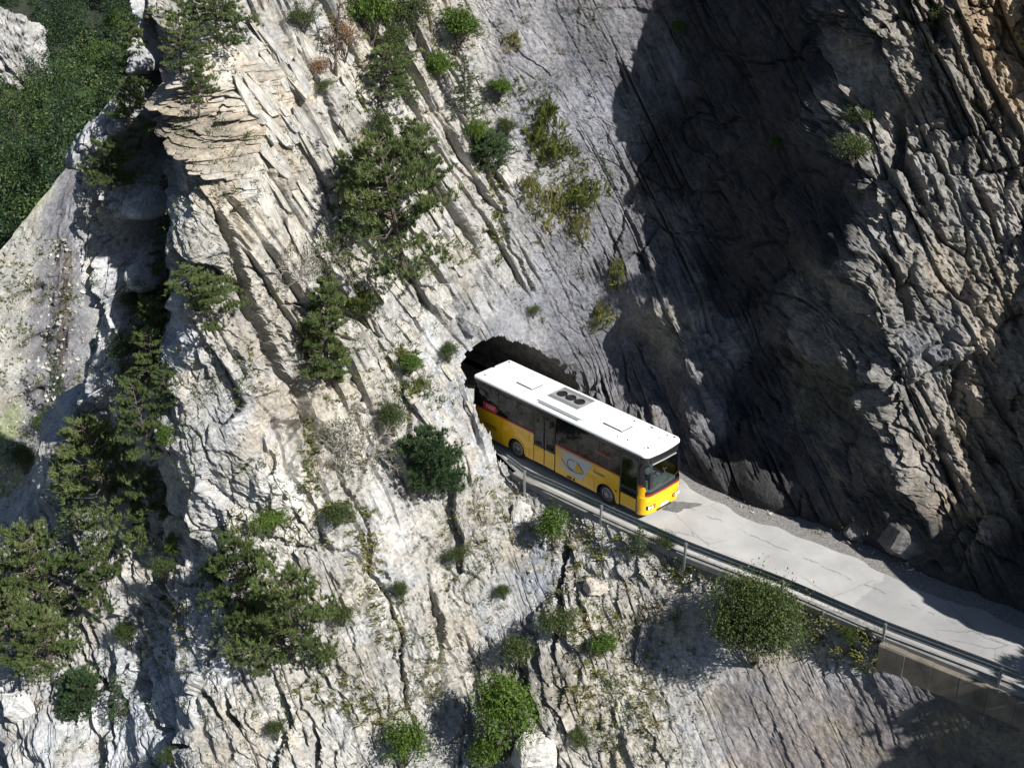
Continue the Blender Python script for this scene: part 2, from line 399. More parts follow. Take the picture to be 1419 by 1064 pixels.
def relief(GX, GZ):
    GU, GL = samp(CU, GX, GZ), samp(CL, GX, GZ)
    yf, yn = Yfar(GX), Ynear(GX)
    m_up = np.exp(-np.clip(GZ, 0, None) / .5) * sstep(2.2, 3.2, GX) * (GZ > -.5)
    GU = GU * (1 - m_up) + (yf + .05) * m_up
    m_lo = np.exp(np.clip(GZ, None, 0) / .5) * sstep(.6, 1.6, GX) * (GZ < .5)
    GL = GL * (1 - m_lo) + (yn - .08) * m_lo
    wid = .01 + 1.6 * sstep(1.1, -1.5, GX)
    wU = np.clip(.5 + GZ / (2 * wid), 0, 1); wU = wU * wU * (3 - 2 * wU)
    return GL + (GU - GL) * wU, wU
G, wU = relief(GX, GZ)
bU, bL_ = blur(CU, 1), blur(CL, 1)
uz, ux = np.gradient(bU, .26); lz, lx = np.gradient(bL_, .26)
ux, uz, lx, lz = (samp(a_, GX, GZ) for a_ in (ux, uz, lx, lz))
ggx = lx + (ux - lx) * wU; ggz = lz + (uz - lz) * wU
nn = np.sqrt(ggx ** 2 + 1 + ggz ** 2)
NORM = np.stack([ggx / nn, -1 / nn, ggz / nn], -1)
BASE = np.stack([GX, G, GZ], -1)
U, V = project(BASE)
SIL = np.array([(-400, 190), (-50, 200), (40, 206), (110, 230), (160, 242), (250, 250), (330, 248), (420, 240), (500, 230), (555, 214), (580, 160), (600, 96), (650, 66), (700, 56), (740, 18), (765, -30), (800, -200), (1500, -900)], float)
dd = np.clip(np.interp(V, SIL[:, 0], SIL[:, 1]) - U + 16 * fbm(BASE * .35 + 71, 3), 0, None) / 28.
G = G + 3.2 * dd
BASE[:, 1] = G
tw = np.clip(dd * 1.6, 0, 1)[:, None]
NORM = NORM * (1 - tw) + np.array([-.93, .30, .1]) * tw; NORM /= np.linalg.norm(NORM, axis=1, keepdims=True)

# ------------------------------------------------------------------ rock kinds and colours (survey of the faces)
#            slabL slabS blkL  blkS  rib  fbmL  fbmS
KIND = {'L': (.66, .13, .14, .06, .02, .20, .045),    # bedded white limestone
        'M': (.08, .02, .62, .16, .00, .30, .075),    # massive white limestone
        'S': (.03, .018, .05, .04, .04, .25, .05),   # smooth slate
        'C': (.22, .12, .15, .06, .30, .35, .05),    # ribbed wall of the shaded recess
        'D': (.50, .13, .50, .20, .00, .42, .16),    # rough buttress
        'G': (.00, .00, .10, .12, .00, .26, .09),    # scree and soil
        'K': (.03, .02, .05, .03, .02, .2, .035),   # lower slate slab
        'V': (.10, .02, .34, .16, .00, .32, .08),    # grey broken rock
        'O': (.20, .10, .30, .14, .00, .25, .05)}    # ochre beds
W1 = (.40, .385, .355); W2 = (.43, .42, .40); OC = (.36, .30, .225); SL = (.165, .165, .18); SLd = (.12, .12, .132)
SLsh = (.038, .0375, .041); DR = (.195, .182, .163); GR = (.30, .285, .265); KS_ = (.20, .187, .192); VG = (.36, .345, .315); RB = (.40, .405, .42)  # first one: recess slate, its shade painted into the colour
REG = [(200,30,'M',W2),(190,130,'V',RB),(160,230,'M',RB),(140,350,'M',RB),(160,450,'M',RB),(120,530,'M',RB),(215,200,'V',RB),(222,330,'V',RB),(222,480,'V',RB),
 (270,60,'M',W1),(330,60,'L',W2),(290,130,'O',OC),(330,180,'O',OC),(290,215,'O',OC),(300,260,'O',(.40,.35,.28)),(370,220,'L',(.40,.35,.28)),(350,300,'L',(.47,.44,.38)),(390,150,'L',(.46,.41,.33)),
 (420,60,'L',W1),(450,170,'L',W2),(520,170,'L',W1),(500,60,'L',(.42,.39,.33)),(590,80,'L',W1),(560,140,'L',W2),(600,230,'L',W1),(560,330,'L',W1),(640,330,'L',(.46,.45,.43)),(680,360,'L',(.40,.39,.38)),
 (660,60,'S',(.30,.29,.28)),(640,160,'L',(.42,.40,.37)),(660,240,'L',(.42,.40,.37)),(650,420,'L',(.33,.325,.32)),(600,420,'L',W1),(540,440,'L',W2),(600,520,'L',W2),(650,560,'L',(.38,.38,.385)),(680,610,'L',(.40,.40,.40)),
 (470,420,'L',(.40,.385,.36)),(420,330,'L',(.40,.38,.35)),(500,520,'L',W1),(420,520,'V',(.40,.38,.35)),(560,600,'L',W1),(620,640,'L',W1),(540,680,'L',W2),(480,640,'V',(.42,.40,.36)),
 (280,350,'M',W1),(300,450,'M',W1),(330,560,'M',W2),(280,520,'M',W1),(290,620,'M',W2),(400,640,'M',(.56,.54,.50)),(370,560,'M',(.48,.43,.36)),(350,690,'M',W2),(420,600,'M',(.50,.46,.40)),(430,720,'M',W2),
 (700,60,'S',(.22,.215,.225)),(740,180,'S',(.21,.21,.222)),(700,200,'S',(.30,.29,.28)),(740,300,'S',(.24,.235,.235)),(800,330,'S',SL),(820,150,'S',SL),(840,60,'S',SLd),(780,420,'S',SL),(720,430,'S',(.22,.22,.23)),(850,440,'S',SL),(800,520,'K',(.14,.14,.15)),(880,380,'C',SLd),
 (860,560,'C',SLd),(930,470,'C',(.20,.19,.17)),(950,560,'C',SLd),(970,490,'C',(.15,.148,.15)),(940,400,'C',SLd),(900,100,'C',SLd),(960,200,'C',SLsh),(1000,400,'C',SLsh),(1060,550,'C',SLsh),(1110,660,'C',SLsh),(1060,300,'C',SLsh),(1000,60,'C',SLsh),(1100,100,'C',SLsh),(1150,300,'C',SLsh),
 (1140,560,'C',(.085,.08,.066)),(1180,620,'C',(.09,.085,.078)),(1040,650,'C',SLsh),(1200,730,'C',SLsh),(1190,420,'D',DR),(1240,560,'D',(.18,.174,.162)),(1230,300,'D',DR),(1200,120,'D',DR),(1300,100,'D',DR),(1300,250,'D',DR),(1350,400,'D',(.20,.18,.15)),(1400,300,'D',DR),(1395,50,'D',(.25,.195,.135)),(1419,450,'D',(.21,.18,.145)),(1280,460,'D',(.18,.174,.165)),(1300,600,'D',(.20,.185,.165)),(1390,600,'D',(.215,.185,.145)),(1360,700,'D',(.22,.185,.145)),(1290,770,'C',(.06,.058,.056)),(1400,780,'C',(.048,.046,.045)),
 (130,620,'M',RB),(90,680,'M',W2),(200,700,'V',W1),(240,720,'M',(.40,.39,.37)),(150,780,'V',W1),(60,830,'V',W1),(200,850,'M',W2),(260,800,'M',W2),(30,960,'M',W2),(100,1000,'M',(.47,.48,.49)),(230,940,'M',(.47,.48,.49)),(300,900,'M',(.50,.50,.50)),(350,970,'M',W2),(310,1040,'V',(.34,.34,.34)),(420,1000,'V',W2),(150,1050,'M',(.46,.47,.48)),
 (400,820,'M',W2),(470,800,'V',W2),(480,760,'M',W2),(500,900,'V',W1),(450,930,'V',W2),(540,960,'V',W1),(600,760,'V',(.42,.40,.36)),(560,850,'V',(.42,.40,.365)),(620,830,'V',VG),(660,760,'V',VG),(590,930,'V',W1),(630,1000,'V',(.36,.355,.34)),(560,740,'V',(.46,.44,.41)),(480,1040,'V',W1),(610,690,'V',W1),
 (700,840,'K',(.33,.33,.33)),(740,780,'K',(.29,.29,.295)),(690,720,'G',(.36,.345,.32)),(720,690,'G',(.36,.35,.33)),(770,740,'G',GR),(850,770,'G',(.28,.275,.265)),(800,870,'G',(.36,.34,.30)),(850,950,'G',(.42,.405,.36)),(800,1020,'V',(.44,.425,.39)),(900,1020,'G',(.40,.385,.35)),(900,830,'G',GR),(930,930,'G',(.34,.33,.31)),(770,950,'V',(.22,.21,.19)),(740,880,'V',(.34,.33,.31)),(720,1000,'V',(.24,.23,.21)),
 (960,780,'G',(.27,.265,.25)),(960,1000,'K',(.29,.285,.28)),(1000,900,'K',(.27,.265,.265)),(1040,1000,'K',(.23,.215,.215)),(1100,980,'K',(.19,.178,.18)),(1100,1064,'K',(.185,.17,.17)),(1200,1000,'K',(.16,.148,.152)),(1150,880,'G',GR),(1200,900,'G',(.27,.26,.25)),(1240,960,'K',(.17,.16,.165)),(1300,1020,'K',(.11,.105,.10)),(1400,1040,'K',(.09,.085,.08))]
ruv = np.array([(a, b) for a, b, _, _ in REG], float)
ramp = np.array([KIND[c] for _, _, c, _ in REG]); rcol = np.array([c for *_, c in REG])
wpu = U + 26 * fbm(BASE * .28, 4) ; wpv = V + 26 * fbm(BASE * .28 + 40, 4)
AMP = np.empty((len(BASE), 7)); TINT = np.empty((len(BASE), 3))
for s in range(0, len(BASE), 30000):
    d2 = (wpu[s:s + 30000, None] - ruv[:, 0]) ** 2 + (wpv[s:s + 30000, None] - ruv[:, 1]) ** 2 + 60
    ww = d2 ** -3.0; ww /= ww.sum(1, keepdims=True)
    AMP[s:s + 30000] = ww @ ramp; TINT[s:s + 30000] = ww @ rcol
print('regions', round(time.time() - T0, 1))

# ------------------------------------------------------------------ displacement
wl = fbm(BASE * .16 + 31, 2); wx = fbm(BASE * .5 + 3, 3); wz_ = fbm(BASE * .5 + 90, 3)
def plates(ws, wt, seed, warp, crack, tilt=1.3):
    """parallel beds broken across at irregular lengths, each piece tilted to face up the dip"""
    a = S_ / ws + .35 * np.sin(S_ / ws * 1.7 + seed)
    row = np.floor(a).astype(np.int64); fa = a - row; z0 = np.zeros_like(row)
    tt = T_ / wt * (.6 + .8 * _h(row, z0, seed)) + 10 * _h(row, z0, seed + 5) + (fa - .5) * (_h(row, z0, seed + 6) - .5) * 1.2 * ws / wt * 2 + wz_ * warp * .6
    cl = np.floor(tt).astype(np.int64); fb = tt - cl
    r1, r2, r3 = _h(row, cl, seed + 1), _h(row, cl, seed + 2), _h(row, cl, seed + 3)
    h = .95 * (r1 - .5) - tilt * (fa - .5) * (.35 + r2) + .7 * (fb - .5) * (r3 - .5)
    e = np.minimum(np.minimum(fa, 1 - fa) * ws, np.minimum(fb, 1 - fb) * wt)
    return h - crack * np.exp(-(e / .05) ** 2), r3, e
pL, idL, eL = plates(1.15, 5.5, 11, .35, .75)
pS, idS, eS = plates(.42, 2.3, 23, .25, .9)
pT, idT, eT = plates(.17, 1.2, 57, .2, .5)
def blocks(wd, seed, warp, crack):
    a = S_ / wd + wx * warp; b = T_ / (wd * 1.35) + wz_ * warp
    F1, F2, r1, r2, r3, dx, dy = voronoi(a, b, seed, 1.0)
    e = F2 - F1
    return .8 * (r1 - .5) + (r2 - .5) * dx * 2.4 - .5 * dx + (r3 - .5) * dy * 2.2 - crack * np.exp(-(e * wd / .05) ** 2), r2, e
bL, jdL, fLb = blocks(3.1, 31, .15, .25)
bM, _a, _b = blocks(1.3, 77, .15, .2)
bS, jdS, fS = blocks(.5, 43, .15, .2)
pM, idM, eM = plates(2.1, 3.4, 91, .3, .3, 1.2)
ribp = np.c_[S_ * 1.0, T_ * .10, BASE[:, 1] * .3]
rib = fbm(ribp, 4, .55, True)
fl = fbm(BASE * .33, 3); fs = fbm(BASE * 1.9, 4, .62, True); ff = fbm(BASE * 5.5, 2, .6)
rub = sstep(-.25, .2, fbm(BASE * .3 + 61, 3)); rub2 = sstep(-.3, .3, fbm(BASE * .55 + 161, 3))
disp = (AMP[:, 0] * pL * (.25 + .75 * rub) + AMP[:, 1] * (pS * (.2 + .8 * rub2) + .22 * pT * rub) + AMP[:, 2] * (bL + .5 * pM * rub + .45 * bM * (.3 + .7 * rub2)) + AMP[:, 3] * bS * (.4 + rub) + AMP[:, 4] * rib * 1.2 + AMP[:, 5] * fl * 1.3 + AMP[:, 6] * (fs * 1.3 + .8 * ff))
c1F, c1G, *_r = voronoi(S_ / 1.6 + wx * .2, T_ / 4.2 + wz_ * .25, 203)
c2F, c2G, *_r = voronoi(S_ / 2.6 + wx * .3, T_ / 2.2 + wz_ * .35, 303)
g1 = sstep(.0, .35, fbm(BASE * .45 + 211, 2)); g2 = sstep(.0, .3, fbm(BASE * .4 + 311, 2))
hard = (AMP[:, 0] * 1.3 + AMP[:, 2] * .7 + .25 * AMP[:, 4]).clip(0, .8)
disp = disp - hard * (.55 * g1 * np.exp(-((c1G - c1F) * 1.6 / .07) ** 2) + .6 * g2 * np.exp(-((c2G - c2F) * 2.3 / .08) ** 2))
# the big clefts of the face
CLEFT = [([(300, 285), (330, 370), (352, 430), (372, 480), (400, 530), (425, 590), (440, 625)], 8, 1.2), ([(470, 380), (440, 470), (415, 520), (420, 570), (470, 625)], 9, .8),
 ([(470, 640), (505, 730), (520, 800), (555, 870), (560, 930), (565, 985)], 3.2, .7), ([(186, 925), (200, 975), (216, 1008), (267, 1035)], 4, .9), ([(270, 950), (281, 975), (304, 998)], 5, .8), ([(311, 958), (315, 991), (338, 1012)], 6, .9),
 ([(785, 745), (772, 800), (776, 850), (762, 905)], 6, 1.0), ([(722, 930), (735, 965), (748, 1000)], 7, 1.0), ([(225, 600), (228, 720), (212, 800), (240, 862)], 9, 1.2), ([(432, 110), (475, 205)], 5, .8), ([(455, 60), (520, 180)], 4, .6), ([(545, 190), (600, 290)], 4, .6),
 ([(1235, 140), (1245, 220), (1290, 275)], 12, 1.2), ([(1215, 330), (1250, 400), (1262, 450)], 8, .9), ([(1370, 610), (1398, 655)], 13, 1.3), ([(1300, 590), (1318, 650), (1335, 700)], 7, .9), ([(1345, 480), (1328, 560)], 8, .9), ([(1400, 420), (1419, 470)], 14, 1.0), ([(1290, 20), (1310, 90)], 10, 1.0), ([(1350, 250), (1385, 340)], 7, .8), ([(300, 860), (285, 930)], 5, .7), ([(430, 1000), (440, 1064)], 5, .8), ([(600, 820), (612, 900), (605, 960)], 4, .7), ([(115, 900), (150, 960), (160, 1040)], 5, .9), ([(840, 560), (880, 620)], 9, .9), ([(690, 300), (740, 410)], 3, .4), ([(655, 180), (700, 300)], 3, .4)]
UW = U + 11 * fbm(BASE * 1.1 + 801, 4, .6); VW = V + 11 * fbm(BASE * 1.1 + 851, 4, .6)
for pl, wd, dp in CLEFT:
    dmin = np.full(len(U), 1e9)
    L0 = np.hypot(pl[-1][0] - pl[0][0], pl[-1][1] - pl[0][1]); tt_ = np.zeros(len(U))
    for (x1, y1), (x2, y2) in zip(pl[:-1], pl[1:]):
        ex, ey = x2 - x1, y2 - y1; l2 = ex * ex + ey * ey; t = np.clip(((UW - x1) * ex + (VW - y1) * ey) / l2, 0, 1)
        d_ = np.hypot(UW - x1 - t * ex, VW - y1 - t * ey); dmin = np.minimum(dmin, d_)
    dend = np.minimum(np.hypot(UW - pl[0][0], VW - pl[0][1]), np.hypot(UW - pl[-1][0], VW - pl[-1][1]))
    disp = disp - dp * sstep(wd, wd * .35, dmin) * sstep(0, wd * 3.5, dend + 1)
# keep the road clear
X, Z = BASE[:, 0], BASE[:, 2]
onroad = sstep(.4, 1.6, X)
keep = 1 - onroad * np.exp(-np.abs(Z) / .35) * .85
disp = disp * keep
up_side = (Z > 0) & (X > 2)
disp = np.where(up_side & (Z < 3.2), np.minimum(disp, .06 + .22 * np.clip(Z, 0, 3.2)), disp)
slabedge = (X > -2.6) & (X < 2.2) & (Z > 0) & (Z < 5.5)          # the slab beside the tunnel mouth stays clear of the bus
disp = np.where(slabedge, disp * .45, disp)
POS = BASE + NORM * disp[:, None]
POS[:, 2] = np.where((np.abs(Z) < .13) & (X > 2.4), -.03, POS[:, 2])
# pieces of one bed share a shade
shade = 1 + .26 * (idL - .5) * (AMP[:, 0] / .42).clip(0, 1) + .20 * (idS - .5) * (AMP[:, 1] / .15).clip(0, 1) + .14 * (jdL - .5) * (AMP[:, 2] / .55).clip(0, 1)
warm = (.5 + .5 * fbm(BASE * .22 + 7, 3)).clip(0, 1)[:, None]
TINT = TINT * shade[:, None] * (1 + (warm - .5) * np.array([.10, .02, -.14]))
TINT *= (1 + .16 * fbm(BASE * 2.2, 3) + .22 * fbm(BASE * .55 + 19, 3))[:, None]
soil = (sstep(.12, .45, fbm(BASE * .45 + 501, 4)) * sstep(.2, .02, AMP[:, 4]) * np.where(U < 660, 1, (Z < 0)))[:, None] * .55
TINT = TINT * (1 - soil) + np.array([.245, .215, .165]) * soil
lum_ = TINT.mean(1); TINT = TINT * (1 - .20 * sstep(.26, .42, lum_))[:, None]
STR = (AMP[:, 0] / .6 + AMP[:, 4] / .25).clip(.10, 1)
print('displaced', round(time.time() - T0, 1))

# ------------------------------------------------------------------ tunnel mouth
HOLE = [(690, 634), (678, 606), (664, 574), (650, 541), (641, 512), (644, 489), (663, 473), (690, 467), (720, 470), (745, 481), (775, 503), (797, 528), (806, 556), (806, 640)]
hp = np.array(HOLE, float)
def inside(u, v, poly):
    r = np.zeros(len(u), bool); n = len(poly)
    for i in range(n):
        x1, y1 = poly[i]; x2, y2 = poly[(i + 1) % n]
        c = ((y1 > v) != (y2 > v)) & (u < (x2 - x1) * (v - y1) / (y2 - y1 + 1e-9) + x1)
        r ^= c
    return r
jit = fbm(BASE * 2.2 + 5, 3)
hole = inside(U + 11 * jit + 5 * fbm(BASE * 5, 2), V + 13 * fbm(BASE * 1.7 + 55, 3), hp) & (Z > .0) & (X > -3) & (X < 8)
q = np.stack([gidx[:-1, :-1], gidx[1:, :-1], gidx[1:, 1:], gidx[:-1, 1:]], -1).reshape(-1, 4)
q = q[(q >= 0).all(1)]
qh = hole[q].any(1)
far_cut = dd > 1.15
qc = far_cut[q].all(1) | ((V < -70) & (U < 420))[q].all(1)
q = q[~(qh | qc)]
# split into the bodies of rock
cu, cv = wpu[q[:, 0]], wpv[q[:, 0]]
czq = BASE[q[:, 0], 2]; cxq = BASE[q[:, 0], 0]
body = np.zeros(len(q), int)                                        # 0 limestone spur
edge = np.interp(cv, [-400, 0, 130, 250, 420, 470, 640], [640, 640, 650, 665, 660, 640, 640])
body[(cu > edge) & (czq > 0)] = 1                                  # 1 slate cliff
body[(cu > 1178) & (czq > 0) & (cv < 760)] = 2                      # 2 buttress
body[(cu > np.interp(cv, [640, 800, 1064], [700, 660, 640])) & (czq < 0)] = 3   # 3 slope under the road
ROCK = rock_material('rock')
TERR = []
rocks = {}
for b, nm in enumerate(['limestone_cliff', 'slate_cliff', 'rock_buttress', 'rocky_slope']):
    f = q[body == b]
    used, inv = np.unique(f, return_inverse=True)
    f = inv.reshape(-1, 4)
    tri = np.concatenate([f[:, [0, 1, 2]], f[:, [0, 2, 3]]]).astype(np.int32)
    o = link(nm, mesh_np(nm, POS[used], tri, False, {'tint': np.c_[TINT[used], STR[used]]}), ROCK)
    tag(o, kind='structure'); rocks[nm] = o
    TERR.append((POS[used], tri))
print('terrain', sum(len(t[1]) for t in TERR), round(time.time() - T0, 1))
rocks['limestone_cliff']['label'] = 'pale bedded limestone spur with steep slabs left of the tunnel'
rocks['slate_cliff']['label'] = 'dark grey slate wall above the tunnel and behind the bus'
rocks['rock_buttress']['label'] = 'rough brown grey rock buttress overhanging the road at right'
rocks['rocky_slope']['label'] = 'stony slope with scree below the guard rail'

allv = np.vstack([t[0] for t in TERR]); off = np.cumsum([0] + [len(t[0]) for t in TERR])
allf = np.vstack([t[1] + o_ for t, o_ in zip(TERR, off)])
BVH = BVHTree.FromPolygons(allv.tolist(), allf.tolist(), all_triangles=True)
CV = Vector(CAM)
def hit(u, v):
    """point and normal of the rock along a line of sight from the survey point"""
    d = Vector(ray(u, v)).normalized()
    p, n, i, dist = BVH.ray_cast(CV, d)
    if p is None: return None, None, None
    if n.dot(d) > 0: n = -n
    return p, n, dist
print('bvh', round(time.time() - T0, 1))

# tunnel tube behind the mouth
MOUTH = []
hy = {0: -2.0, 1: -1.6, 2: -1.0, 3: -.2, 4: .6, 5: 1.1, 6: 1.5, 7: 1.7, 8: 2.0, 9: 2.3, 10: 2.9, 11: 3.3, 12: 3.3, 13: 3.0}
ring = [Vector(atY(u, v, hy[i])) for i, (u, v) in enumerate(HOLE)]
ring[0].z = -.05; ring[-1] = Vector((4.6, 2.6, -.05))
rr = []
for i in range(len(ring) - 1):
    for t in range(4): rr.append(ring[i].lerp(ring[i + 1], t / 4))
rr.append(ring[-1])
cen = sum(rr, Vector()) / len(rr); dirv = Vector((-.695, .719, 0))
V_, F_ = [], []; nr = len(rr); rnd = random.Random(3)
levels = [.12, .3, .55, .9, 1.5, 2.3, 3.2, 4.5, 6, 8, 10.5, 13, 16, 20]
for li, L_ in enumerate(levels):
    for p in rr:
        o_ = (p - cen); o_ -= dirv * o_.dot(dirv) * min(1, max(0, L_) / 4)
        k_ = 1.13 + rnd.uniform(-.05, .06)
        P_ = cen + o_ * k_ + dirv * L_
        if p.z < .1: P_.z = -.05
        V_.append(P_)
for i in range(len(levels) - 1):
    for k_ in range(nr - 1): F_.append((i * nr + k_, i * nr + k_ + 1, (i + 1) * nr + k_ + 1, (i + 1) * nr + k_))
F_.append(tuple((len(levels) - 1) * nr + k_ for k_ in range(nr)))
TUN = simple('tunnel_rock', (.20, .195, .19), .9, noise=.4, nscale=3, bump=1)
tag(link('tunnel', mesh_np('tunnel', np.array([tuple(v) for v in V_]), F_), TUN), 'rough unlined rock tunnel the bus drives out of', kind='structure')
# ------------------------------------------------------------------ road
def strip(name, L_, R_, z, mat, n=160, noise_l=0, noise_r=0, crown=0):
    L_ = np.array(L_); R_ = np.array(R_)
    def rs(P):
        d = np.r_[0, np.cumsum(np.hypot(*np.diff(P, axis=0).T))]; t = np.linspace(0, d[-1], n)
        return np.c_[np.interp(t, d, P[:, 0]), np.interp(t, d, P[:, 1])]
    A, B = rs(L_), rs(R_); m = 9; V = []; F = []
    for i in range(n):
        a = Vector((*A[i], 0)); b = Vector((*B[i], 0)); d = (b - a).normalized()
        a = a + d * noise_l * vnoise(np.array([[i * .37, 2.2, 0]]))[0]
        b = b + d * noise_r * vnoise(np.array([[i * .31, 8.2, 0]]))[0]
        for j in range(m):
            t = j / (m - 1); p = a.lerp(b, t); V.append((p.x, p.y, z + crown * 4 * t * (1 - t)))
    for i in range(n - 1):
        for j in range(m - 1): F.append((i * m + j, i * m + j + 1, (i + 1) * m + j + 1, (i + 1) * m + j))
    return link(name, mesh_np(name, np.array(V), np.array(F), True), mat)
def asphalt():
    m, n, out = nodes('asphalt'); L = n.links.new
    b = N(n, 'ShaderNodeBsdfPrincipled'); b.inputs['Roughness'].default_value = .85; b.inputs['Specular IOR Level'].default_value = .3
    tc = N(n, 'ShaderNodeTexCoord')
    def noise(scale, det=6, rough=.6, dist=0, src=None):
        z = N(n, 'ShaderNodeTexNoise'); z.inputs['Scale'].default_value = scale; z.inputs['Detail'].default_value = det; z.inputs['Roughness'].default_value = rough; z.inputs['Distortion'].default_value = dist
        L(src or tc.outputs['Object'], z.inputs['Vector']); return z
    def rng(src, a, b_, c, d, clamp=True):
        r = N(n, 'ShaderNodeMapRange'); r.inputs[1].default_value = a; r.inputs[2].default_value = b_; r.inputs[3].default_value = c; r.inputs[4].default_value = d
        L(src, r.inputs[0]); return r.outputs[0]
    base = N(n, 'ShaderNodeValToRGB'); e = base.color_ramp.elements
    e[0].position = .3; e[0].color = (.33, .328, .322, 1); e[1].position = .7; e[1].color = (.43, .426, .417, 1)
    L(noise(.5, 8, .65).outputs[0], base.inputs[0])
    c = base.outputs[0]
    def mul(a, f, col):
        x = N(n, 'ShaderNodeMix', data_type='RGBA', blend_type='MULTIPLY'); L(f, x.inputs[0]); L(a, x.inputs[6]); x.inputs[7].default_value = (*col, 1); return x.outputs[2]
    g = noise(30, 4, .8); c = mul(c, rng(g.outputs[0], .45, .7, 0, .5), (.7, .7, .7))
    # along/across coordinates of the carriageway
    mp = N(n, 'ShaderNodeMapping'); mp.inputs['Rotation'].default_value = (0, 0, R(42)); L(tc.outputs['Object'], mp.inputs['Vector'])
    sx = N(n, 'ShaderNodeSeparateXYZ'); L(mp.outputs[0], sx.inputs[0])
    # resurfaced patch further down the road (greyer)
    wob = noise(1.1, 4, .6)
    tr = noise(.35, 5, .6, 0, mp.outputs[0]); c = mul(c, rng(tr.outputs[0], .4, .62, 0, .45), (.74, .74, .75))
    ax = N(n, 'ShaderNodeMath', operation='MULTIPLY_ADD'); ax.inputs[1].default_value = 1.2; L(wob.outputs[0], ax.inputs[0]); L(sx.outputs[0], ax.inputs[2])
    c = mul(c, rng(ax.outputs[0], 20.55, 20.65, 0, 1), (.80, .80, .81))
    # long open seam and fine cracks
    vo = N(n, 'ShaderNodeTexVoronoi', feature='DISTANCE_TO_EDGE'); vo.inputs['Scale'].default_value = .55
    mw = N(n, 'ShaderNodeMix', data_type='RGBA'); mw.inputs[0].default_value = .22; L(tc.outputs['Object'], mw.inputs[6]); L(noise(1.6, 6, .7).outputs['Color'], mw.inputs[7]); L(mw.outputs[2], vo.inputs['Vector'])
    ck = rng(vo.outputs['Distance'], .0, .012, 1, 0); gate = rng(noise(.28, 3).outputs[0], .48, .56, 0, .8)
    mm = N(n, 'ShaderNodeMath', operation='MULTIPLY'); L(ck, mm.inputs[0]); L(gate, mm.inputs[1]); c = mul(c, mm.outputs[0], (.5, .5, .5))
    sy = N(n, 'ShaderNodeMath', operation='MULTIPLY_ADD'); sy.inputs[1].default_value = .75; L(noise(.9, 7, .7).outputs[0], sy.inputs[0]); L(sx.outputs[1], sy.inputs[2])
    a_ = N(n, 'ShaderNodeMath', operation='SUBTRACT'); a_.inputs[1].default_value = SEAM; L(sy.outputs[0], a_.inputs[0])
    ab = N(n, 'ShaderNodeMath', operation='ABSOLUTE'); L(a_.outputs[0], ab.inputs[0])
    s1 = rng(ab.outputs[0], .01, .06, 1, 0); s2 = rng(noise(.7, 4).outputs[0], .46, .52, 0, .75)
    m2 = N(n, 'ShaderNodeMath', operation='MULTIPLY'); L(s1, m2.inputs[0]); L(s2, m2.inputs[1]); c = mul(c, m2.outputs[0], (.42, .42, .44))
    L(c, b.inputs['Base Color'])
    bp = N(n, 'ShaderNodeBump'); bp.inputs['Strength'].default_value = .5; bp.inputs['Distance'].default_value = .01
    L(g.outputs[0], bp.inputs['Height']); L(bp.outputs[0], b.inputs['Normal']); L(b.outputs[0], out.inputs[0])
    return m
def rotc(p, a=R(42)):  # matches the Mapping node above
    return math.cos(a) * p[0] - math.sin(a) * p[1], math.sin(a) * p[0] + math.cos(a) * p[1]
SEAM = rotc(atZ(1100, 769))[1] + .37
ASPH = asphalt()
GRAV = simple('gravel_verge', (.16, .155, .15), .95, noise=.45, nscale=14, bump=1)
CONC = simple('concrete', (.19, .186, .175), .9, noise=.22, nscale=2.5, bump=.4)
far_l = [tuple(p) for p in far]; near_l = [tuple(p) for p in near]
shoulder = strip('road_shoulder', [(x - .1, y + .35) for x, y in far_l], [(x, y) for x, y in near_l], .045, GRAV)
tag(shoulder, 'gravel shoulder along the foot of the dark wall', kind='structure')
AF = [(-14.5, 18.2), (2.3, 2.9)] + [tuple(atZ(*p)[:2]) for p in [(800, 575), (945, 668), (1024, 714), (1108, 748), (1193, 780), (1277, 819), (1419, 872), (1560, 922)]]
NE = [(-16.2, 17.3), (-.3, .35)] + [tuple(np.array(p)) for p in near_l[2:]]
NE = [(x, y + .1) for x, y in NE]
road = strip('road', AF, NE, .062, ASPH, noise_l=.22, noise_r=.05, crown=.03)
tag(road, 'narrow grey asphalt mountain road with seams and patches', kind='structure')
# damp dark patch in front of the bus
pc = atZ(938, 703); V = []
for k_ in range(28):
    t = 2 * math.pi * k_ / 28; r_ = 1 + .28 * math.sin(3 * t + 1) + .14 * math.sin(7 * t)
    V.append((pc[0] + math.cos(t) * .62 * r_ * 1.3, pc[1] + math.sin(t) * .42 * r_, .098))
o = link('road_stain', mesh_np('road_stain', np.array(V), [tuple(range(28))]), simple('damp_asphalt', (.13, .13, .132), .7, noise=.3, nscale=6)); tag(o, 'dark damp stain on the asphalt in front of the bus', kind='structure')
